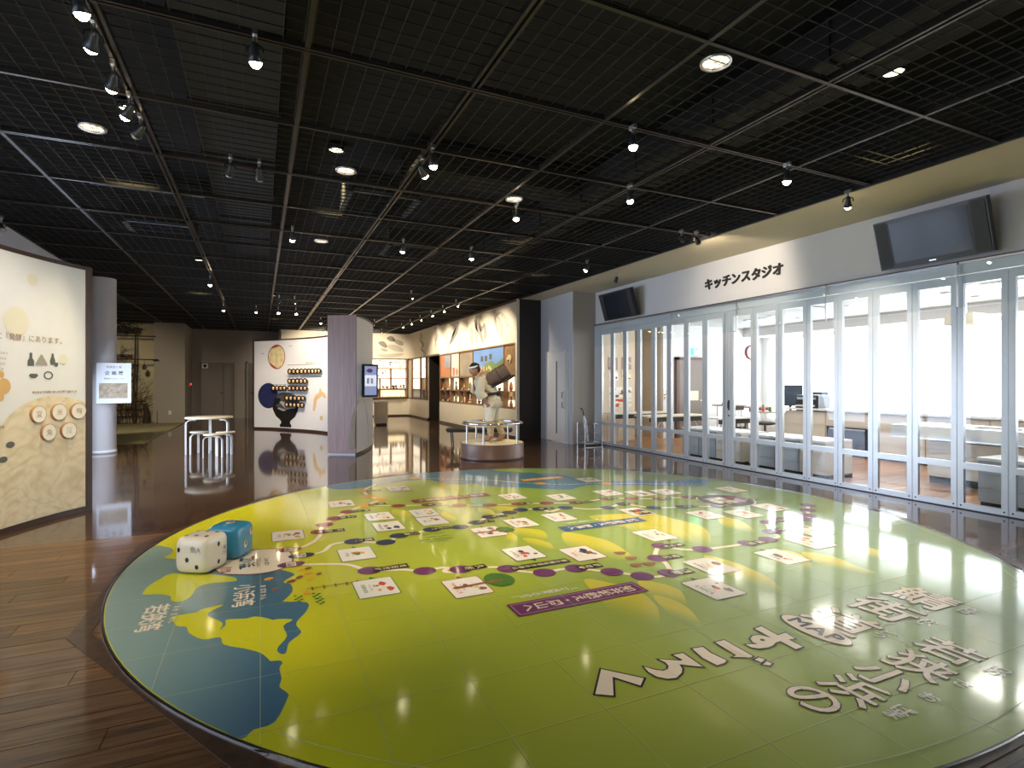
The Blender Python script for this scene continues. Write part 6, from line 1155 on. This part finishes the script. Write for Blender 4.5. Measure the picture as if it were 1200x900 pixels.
for s_ in (-1,1):
    ey = obj('eye', MB().ball(hp(.078,s_*.030,.012),(.012,.014,.010),10,HM), M_white, fgr); obj('iris', MB().ball(hp(.089,s_*.030,.010),(.004,.007,.007),8,HM), M_ink, ey)
    obj('eyebrow', MB().tube([hp(.090,s_*.014,.034),hp(.090,s_*.03,.040),hp(.078,s_*.05,.034)],.004,6), M_ink, fgr); obj('ear', MB().ball(hp(-.005,s_*.078,-.005),(.018,.010,.030),10,HM), M_skin, fgr)
obj('mouth', MB().tube([hp(.094,-.022,-.056),hp(.100,0,-.053),hp(.094,.022,-.056)],.0045,6), mat('lips',(.25,.08,.06),.5), fgr)
hair = MB().lathe([(math.sin(a*PI/20),math.cos(a*PI/20)) for a in range(0,11)],24,hp(-.012,0,.018),HM @ Matrix.Diagonal((.105,.089,.118,1))); hair.ball(hp(-.06,0,-.01),(.06,.083,.075),16,HM); hair.ball(hp(-.09,0,.07),(.03,.02,.03),10,HM); obj('hair', hair, mat('black_hair',(.012,.010,.009),.6), fgr)
hb = MB().lathe([(.99,-.018),(1.03,-.015),(1.04,.010),(1.0,.018)],32,hp(-.002,0,.052),HM @ Matrix.Diagonal((.099,.084,1,1))); hb.ball(hp(-.1,0,.05),(.02,.025,.02),8,HM); hb.tube([hp(-.1,.01,.05),hp(-.13,.03,.01),hp(-.14,.04,-.03)],.008,6); obj('headband', hb, M_white, fgr)
# hands: palm and five bent fingers, each its own chain rooted in the palm
def hand(wr, tgt, palm_n, par, name='hand'):
    wr = Vector(wr); d = (tgt-wr).normalized(); n_ = (palm_n-d*palm_n.dot(d)).normalized(); s_ = d.cross(n_)
    pc = wr+d*.05; J2 = {'w':(wr-d*.01,.024),'p':(pc,(.032,.018))}; E2 = [('w','p')]
    obj(name, MB().ball(pc,(.045,.036,.017),12,Matrix(((d.x,s_.x,n_.x,0),(d.y,s_.y,n_.y,0),(d.z,s_.z,n_.z,0),(0,0,0,1)))).tube([wr-d*.02,wr+d*.03],[.024,.026],10), M_skin, par)
    for k in range(4):
        o_ = (k-1.5)*.019; L_ = (.030,.034,.032,.026)[k]; b0 = pc+s_*o_+d*.03; b1 = b0+d*L_+n_*.006; b2 = b1+d*L_*.45+n_*L_*.75; b3 = b2-d*L_*.3+n_*L_*.55
        obj('finger', MB().tube([b0,b1,b2,b3],[.0095,.009,.0085,.007],8).ball(b3,.007,8), M_skin, par)
    b0 = pc-s_*.03-d*.015; b1 = b0-s_*.018+d*.025+n_*.01; b2 = b1+d*.022+n_*.018+s_*.01; obj('thumb', MB().tube([b0,b1,b2],[.012,.010,.008],8).ball(b2,.008,8), M_skin, par)
hand(J['wrF'][0], W_(-.37,.03,1.40), W_(1,0,.3), fgr); hand(J['wrN'][0], W_(-.02,.18,.96), W_(0,-1,0), fgr)
# tunic: one lofted shell over the trunk with folds, and two sleeves
def loft(rings, n=36, fold=0, seed=0):
    mb = MB(); vs = []; rn = random.Random(seed); ph = [rn.uniform(0,6.28) for _ in range(4)]
    for i, (c, ax, ay, tilt) in enumerate(rings):
        for k in range(n):
            a = k*2*PI/n; f = 1+fold*(i/len(rings))*(math.sin(7*a+ph[0])+.6*math.sin(11*a+ph[1]+i*.3))
            p = RTv*(ax*math.cos(a)*f) - FWv*(ay*math.sin(a)*f) + Vector((0,0,tilt*math.cos(a)*ax)); vs.append(Vector(c)+p)
    m_ = len(rings); return mb.add(vs, [(i*n+k,i*n+(k+1)%n,(i+1)*n+(k+1)%n,(i+1)*n+k) for i in range(m_-1) for k in range(n)], True)
tn = loft([(W_(-.245,0,1.545),.07,.075,.6),(W_(-.225,0,1.52),.12,.15,.7),(W_(-.19,0,1.475),.15,.185,.7),(W_(-.14,0,1.40),.16,.185,.6),(W_(-.08,0,1.30),.15,.165,.4),(W_(-.03,0,1.21),.14,.15,.2),(W_(.0,0,1.12),.155,.165,.1),(W_(.01,0,1.03),.165,.18,.05),(W_(.015,0,.94),.18,.20,.05),(W_(.015,0,.935),.17,.19,.05),(W_(.01,0,1.0),.15,.165,.05)], 40, .035, 2)
obj('tunic', tn, M_tunic, fgr)
def sleeve(a, b, c, par):
    a, b, c = map(Vector, (a, b, c)); obj('sleeve', MB().tube([a+(a-b)*.05,a.lerp(b,.3),a.lerp(b,.7),b,b.lerp(c,.25),b.lerp(c,.5)],[.075,.085,.085,.088,.098,.105],16,cap=False).tube([b.lerp(c,.5),b.lerp(c,.49)],[.105,.04],16,cap=False), M_tunic, par)
sleeve(J['shN'][0],J['elN'][0],J['wrN'][0],fgr); sleeve(J['shF'][0],J['elF'][0],J['wrF'][0],fgr)
obj('collar', MB().tube([W_(-.24,.07,1.56),W_(-.31,.02,1.51),W_(-.27,-.04,1.44),W_(-.22,-.05,1.36)],.014,8).tube([W_(-.24,-.07,1.56),W_(-.31,-.01,1.51),W_(-.28,.03,1.44),W_(-.22,.04,1.36)],.014,8), M_white, fgr)
obj('belt', MB().tube([W_(-.02+.158*math.cos(k*PI/16),.17*math.sin(k*PI/16),1.195+.03*math.cos(k*PI/16)) for k in range(32)],.024,8,closed=True).ball(W_(.12,.08,1.20),(.045,.05,.045),10), mat('indigo_belt',(.02,.022,.035),.7), fgr)
# leggings from knee to hip and straw gaiters
for hp_, kn, an, ix in ((J['hipL'][0],J['knL'][0],J['anL'][0],0),(J['hipR'][0],J['knR'][0],J['anR'][0],1)):
    hp_, kn, an = map(Vector,(hp_,kn,an)); obj('trouser_leg', MB().tube([hp_,hp_.lerp(kn,.4),hp_.lerp(kn,.8),kn,kn.lerp(an,.15)],[.12,.11,.095,.09,.082],18), M_legc, fgr)
    obj('gaiter', MB().tube([kn.lerp(an,.12),kn.lerp(an,.4),kn.lerp(an,.75),kn.lerp(an,.98)],[.068,.072,.06,.052],16), mat('gaiter_cloth',(.52,.42,.24),.85,noise=.2,nscale=20,bump=.4,bscale=40), fgr)
    gt = MB()
    for u in (.2,.5,.8): c_ = kn.lerp(an,u); gt.tube([c_+RTv*(.070*math.cos(k*PI/8))-FWv*(.070*math.sin(k*PI/8)) for k in range(16)],.006,6,closed=True)
    obj('gaiter_cord', gt, M_straw, fgr)
for (he, to, z_) in ((J['heL'][0],J['toL'][0],.292),(J['heR'][0],J['toR'][0],.292)):
    he, to = Vector(he), Vector(to); c_ = (he+to)/2; c_.z = z_+.012
    if he.z > .35: c_.z = .318
    dd = (to-he).normalized(); ang_ = math.atan2(dd.y,dd.x); slope = math.asin(max(-1,min(1,dd.z)))*.6
    SM = Matrix.Rotation(ang_,4,'Z') @ Matrix.Rotation(-slope,4,'Y'); obj('straw_sandal', MB().ball(c_,(.145,.055,.014),20,SM), M_straw, fgr)
    obj('sandal_strap', MB().tube([c_+SM@Vector((.08,0,.01)),c_+SM@Vector((.0,.05,.05)),c_+SM@Vector((-.10,.03,.05)),c_+SM@Vector((-.10,-.03,.05)),c_+SM@Vector((0,-.05,.05)),c_+SM@Vector((.08,0,.01))],.008,6), M_straw, fgr)
# the basket, woven, tilted, with its black carrying frame
bk = thing('back_basket', 'brown woven basket tilted on the back of the carrier figure', 'basket', PB)
ax_ = (W_(.86,.05,.50)).normalized(); cc = W_(.08,.02,1.53); sx_ = FWv; ux_ = ax_.cross(sx_).normalized(); ux_ = ux_ if ux_.z > 0 else -ux_
def bp_(l, s_, u): return cc+ax_*l+sx_*s_+ux_*u
def bring(l, w, h, n=28): return [bp_(l, w*math.copysign(abs(math.cos(k*2*PI/n))**.6,math.cos(k*2*PI/n)), h*math.copysign(abs(math.sin(k*2*PI/n))**.6,math.sin(k*2*PI/n))) for k in range(n)]
M_bask = mat('basket_bark',(.115,.072,.048),.65,noise=.35,nscale=25); M_bask2 = mat('basket_light',(.17,.11,.075),.65,noise=.3,nscale=25)
n = 28; mb = MB(); rr_ = [(-.24,.15,.115),(-.2,.165,.125),(0,.18,.135),(.2,.19,.145),(.25,.19,.145)]; vs = []
for l, w, h in rr_: vs += bring(l,w,h)
mb.add(vs, [(i*n+k,i*n+(k+1)%n,(i+1)*n+(k+1)%n,(i+1)*n+k) for i in range(4) for k in range(n)], True); mb.add(bring(-.24,.15,.115), [tuple(range(n))]); mb.add(bring(.24,.18,.14), [tuple(range(n))]); obj('basket_wall', mb, M_bask, bk)
wv = MB()
for q in range(10): l = -.21+q*.046; e_ = (l+.24)/.49; wv.tube(bring(l,.158+.036*e_,.121+.028*e_),.008,6,closed=True)
obj('woven_band', wv, M_bask2, bk); obj('rim', MB().tube(bring(.25,.193,.148),.015,8,closed=True), M_bask2, bk); obj('rim', MB().tube(bring(-.24,.152,.117),.012,8,closed=True), M_bask2, bk)
obj('carrying_frame', MB().tube([bp_(-.30,-.12,-.13),bp_(.2,-.12,-.165),bp_(.30,-.12,-.155)],.018,8).tube([bp_(-.30,.12,-.13),bp_(.2,.12,-.165),bp_(.30,.12,-.155)],.018,8).tube([bp_(-.28,-.12,-.13),bp_(-.28,.12,-.13)],.015,8).tube([bp_(.22,-.12,-.165),bp_(.22,.12,-.165)],.015,8), mat('frame_black',(.02,.017,.015),.5), bk)
obj('shoulder_strap', MB().tube([bp_(-.1,-.12,.15),W_(-.22,.13,1.60),W_(-.30,.13,1.50),W_(-.2,.17,1.33),W_(-.02,.15,1.22),bp_(-.28,-.12,-.13)],.014,8), M_straw, bk); obj('shoulder_strap', MB().tube([bp_(-.1,.12,.15),W_(-.22,-.13,1.60),W_(-.30,-.13,1.50),W_(-.25,-.16,1.35),W_(-.05,-.15,1.22),bp_(-.28,.12,-.13)],.014,8), M_straw, bk)
obj('lid_cord', MB().tube([bp_(.05,-.18,-.13),bp_(.05,-.19,.06),bp_(.05,-.12,.145),bp_(.05,.12,.145),bp_(.05,.19,.0)],.009,6), M_ink, bk)
# ------------------------------------------------------------ the bare tree scene on the left
M_bark = mat('bark',(.05,.035,.022),.9,bump=.6,bscale=40); M_twig = mat('twig',(.035,.028,.022),.9)
ts = thing('drying_rack', 'tall post with two long crossbars in the bare tree scene', 'rack', (-3.84,22.08,0))
obj('post', MB().tube([(-3.86,22.08,.02),(-3.87,22.08,1.2),(-3.83,22.08,2.4),(-3.83,22.08,3.3)],[.032,.03,.028,.02],10), M_bark, ts, True)
obj('crossbar', MB().tube([(-5.2,22.04,2.99),(-3.25,22.04,2.99)],.02,8), M_bark, ts, True); obj('crossbar', MB().tube([(-5.2,22.04,2.21),(-3.16,22.04,2.20)],.02,8), M_bark, ts, True)
obj('brace', MB().tube([(-4.4,22.06,2.12),(-4.0,22.06,1.85),(-3.76,22.06,2.02)],.025,8), M_bark, ts, True)
t = thing('hanging_gourd', 'dark gourd hanging from the lower crossbar', 'gourd', (-3.57,22.04,1.85)); obj('gourd', MB().lathe([(0,0),(.06,.03),(.065,.09),(.04,.15),(.02,.2),(0,.24)],16), mat('gourd_brown',(.06,.04,.025),.6), t); obj('cord', MB().tube([(0,0,.23),(0,0,.34)],.006,6), M_twig, t)
def twig(mb, p, d, L_, r, rn, lv):
    q = p+d*L_; mb.tube([p,(p+q)/2+Vector((rn.uniform(-1,1),0,rn.uniform(-1,1)))*L_*.08,q],[r,r*.8,r*.55],5,cap=False)
    if lv > 0:
        for k in range(3):
            u = rn.uniform(.35,1); dd = (d+Vector((rn.uniform(-.9,.9),rn.uniform(-.06,.06),rn.uniform(-.8,.8)))).normalized(); twig(mb, p.lerp(q,u), dd, L_*rn.uniform(.45,.7), r*.6, rn, lv-1)
tr = thing('pine_tree', 'dark spreading pine with flat needle tiers behind the column', 'tree', (-4.75,22.6,0)); rn = random.Random(4)
obj('trunk', MB().tube([(-4.8,22.6,0),(-4.7,22.6,1.2),(-4.85,22.6,2.3),(-4.7,22.6,3.4)],[.05,.04,.03,.02],10), M_bark, tr, True)
for k, (z_, dx, L_) in enumerate(((3.35,1,.75),(3.15,1,.6),(2.3,1,.8),(1.95,1,.7),(1.65,1,.75),(1.4,1,.8),(1.75,-1,.6),(3.0,-1,.6),(3.42,1,.9))):
    b_ = MB(); twig(b_, Vector((-4.75,22.6,z_)), Vector((dx,-.03,.03)).normalized(), L_*.7, .02, rn, 3); obj('branch', b_, M_twig, tr, True)
nl = MB()
for k in range(170):
    z_ = rn.choice([3.42,3.3,3.18,2.32,1.98,1.66,1.45]); x = rn.uniform(-4.7,-3.75 if z_ > 3 else -3.95); c_ = Vector((x,22.55+rn.uniform(-.05,.1),z_+rn.uniform(-.05,.06)))
    for q in range(4): a = rn.uniform(0,PI); nl.tube([c_, c_+Vector((math.cos(a)*.07,0,math.sin(a)*.05))],.006,3,cap=False)
o = obj('needles', nl, M_twig, tr, True)
nt_ = thing('net_roof', 'row of dark figures and netting along the top crossbar', 'netting', (-4.05,22.16,3.05)); nb = MB()
for k in range(9): x = -4.38+.075*k; nb.ball((x,22.16,3.20+.03*math.sin(k*1.7)),(.045,.03,.07),8); nb.tube([(x-.04,22.16,3.13),(x+.05,22.16,3.15)],.012,5)
obj('figures', nb, M_twig, nt_, True); obj('cord', MB().tube([(-4.4,22.16,3.12),(-4.0,22.16,3.08),(-3.68,22.16,3.10)],.012,6), M_twig, nt_, True)
hd = thing('brushwood_fence', 'tangled brushwood fence at the foot of the bare tree scene', 'fence', (-4.1,22.3,0)); rn = random.Random(9)
for k in range(40):
    x = rn.uniform(-5.0,-3.6); b_ = MB(); twig(b_, Vector((x,22.3+rn.uniform(-.1,.1),.03)), Vector((rn.uniform(-.25,.25),0,1)).normalized(), rn.uniform(.5,1.1), .014, rn, 2); obj('stick', b_, M_bark if k%3 else M_straw, hd, True)
for z_ in (.25,.5,.75): obj('rail', MB().tube([(-5.0,22.2,z_),(-3.55,22.2,z_+.03)],.02,6), M_bark, hd, True)
obj('stump', MB().tube([(-3.57,22.3,.02),(-3.56,22.3,.45),(-3.6,22.3,.72)],[.10,.085,.07],10), M_bark, hd, True)
t = thing('thin_stick', 'thin upright stick on the carpet beside the brushwood', 'stick', (-3.22,22.15,.02)); obj('shaft', MB().tube([(0,0,0),(0,0,.42)],.01,6), M_bark, t); obj('foot', MB().lathe([(.04,0),(.03,.02),(0,.02)],10), M_bark, t)
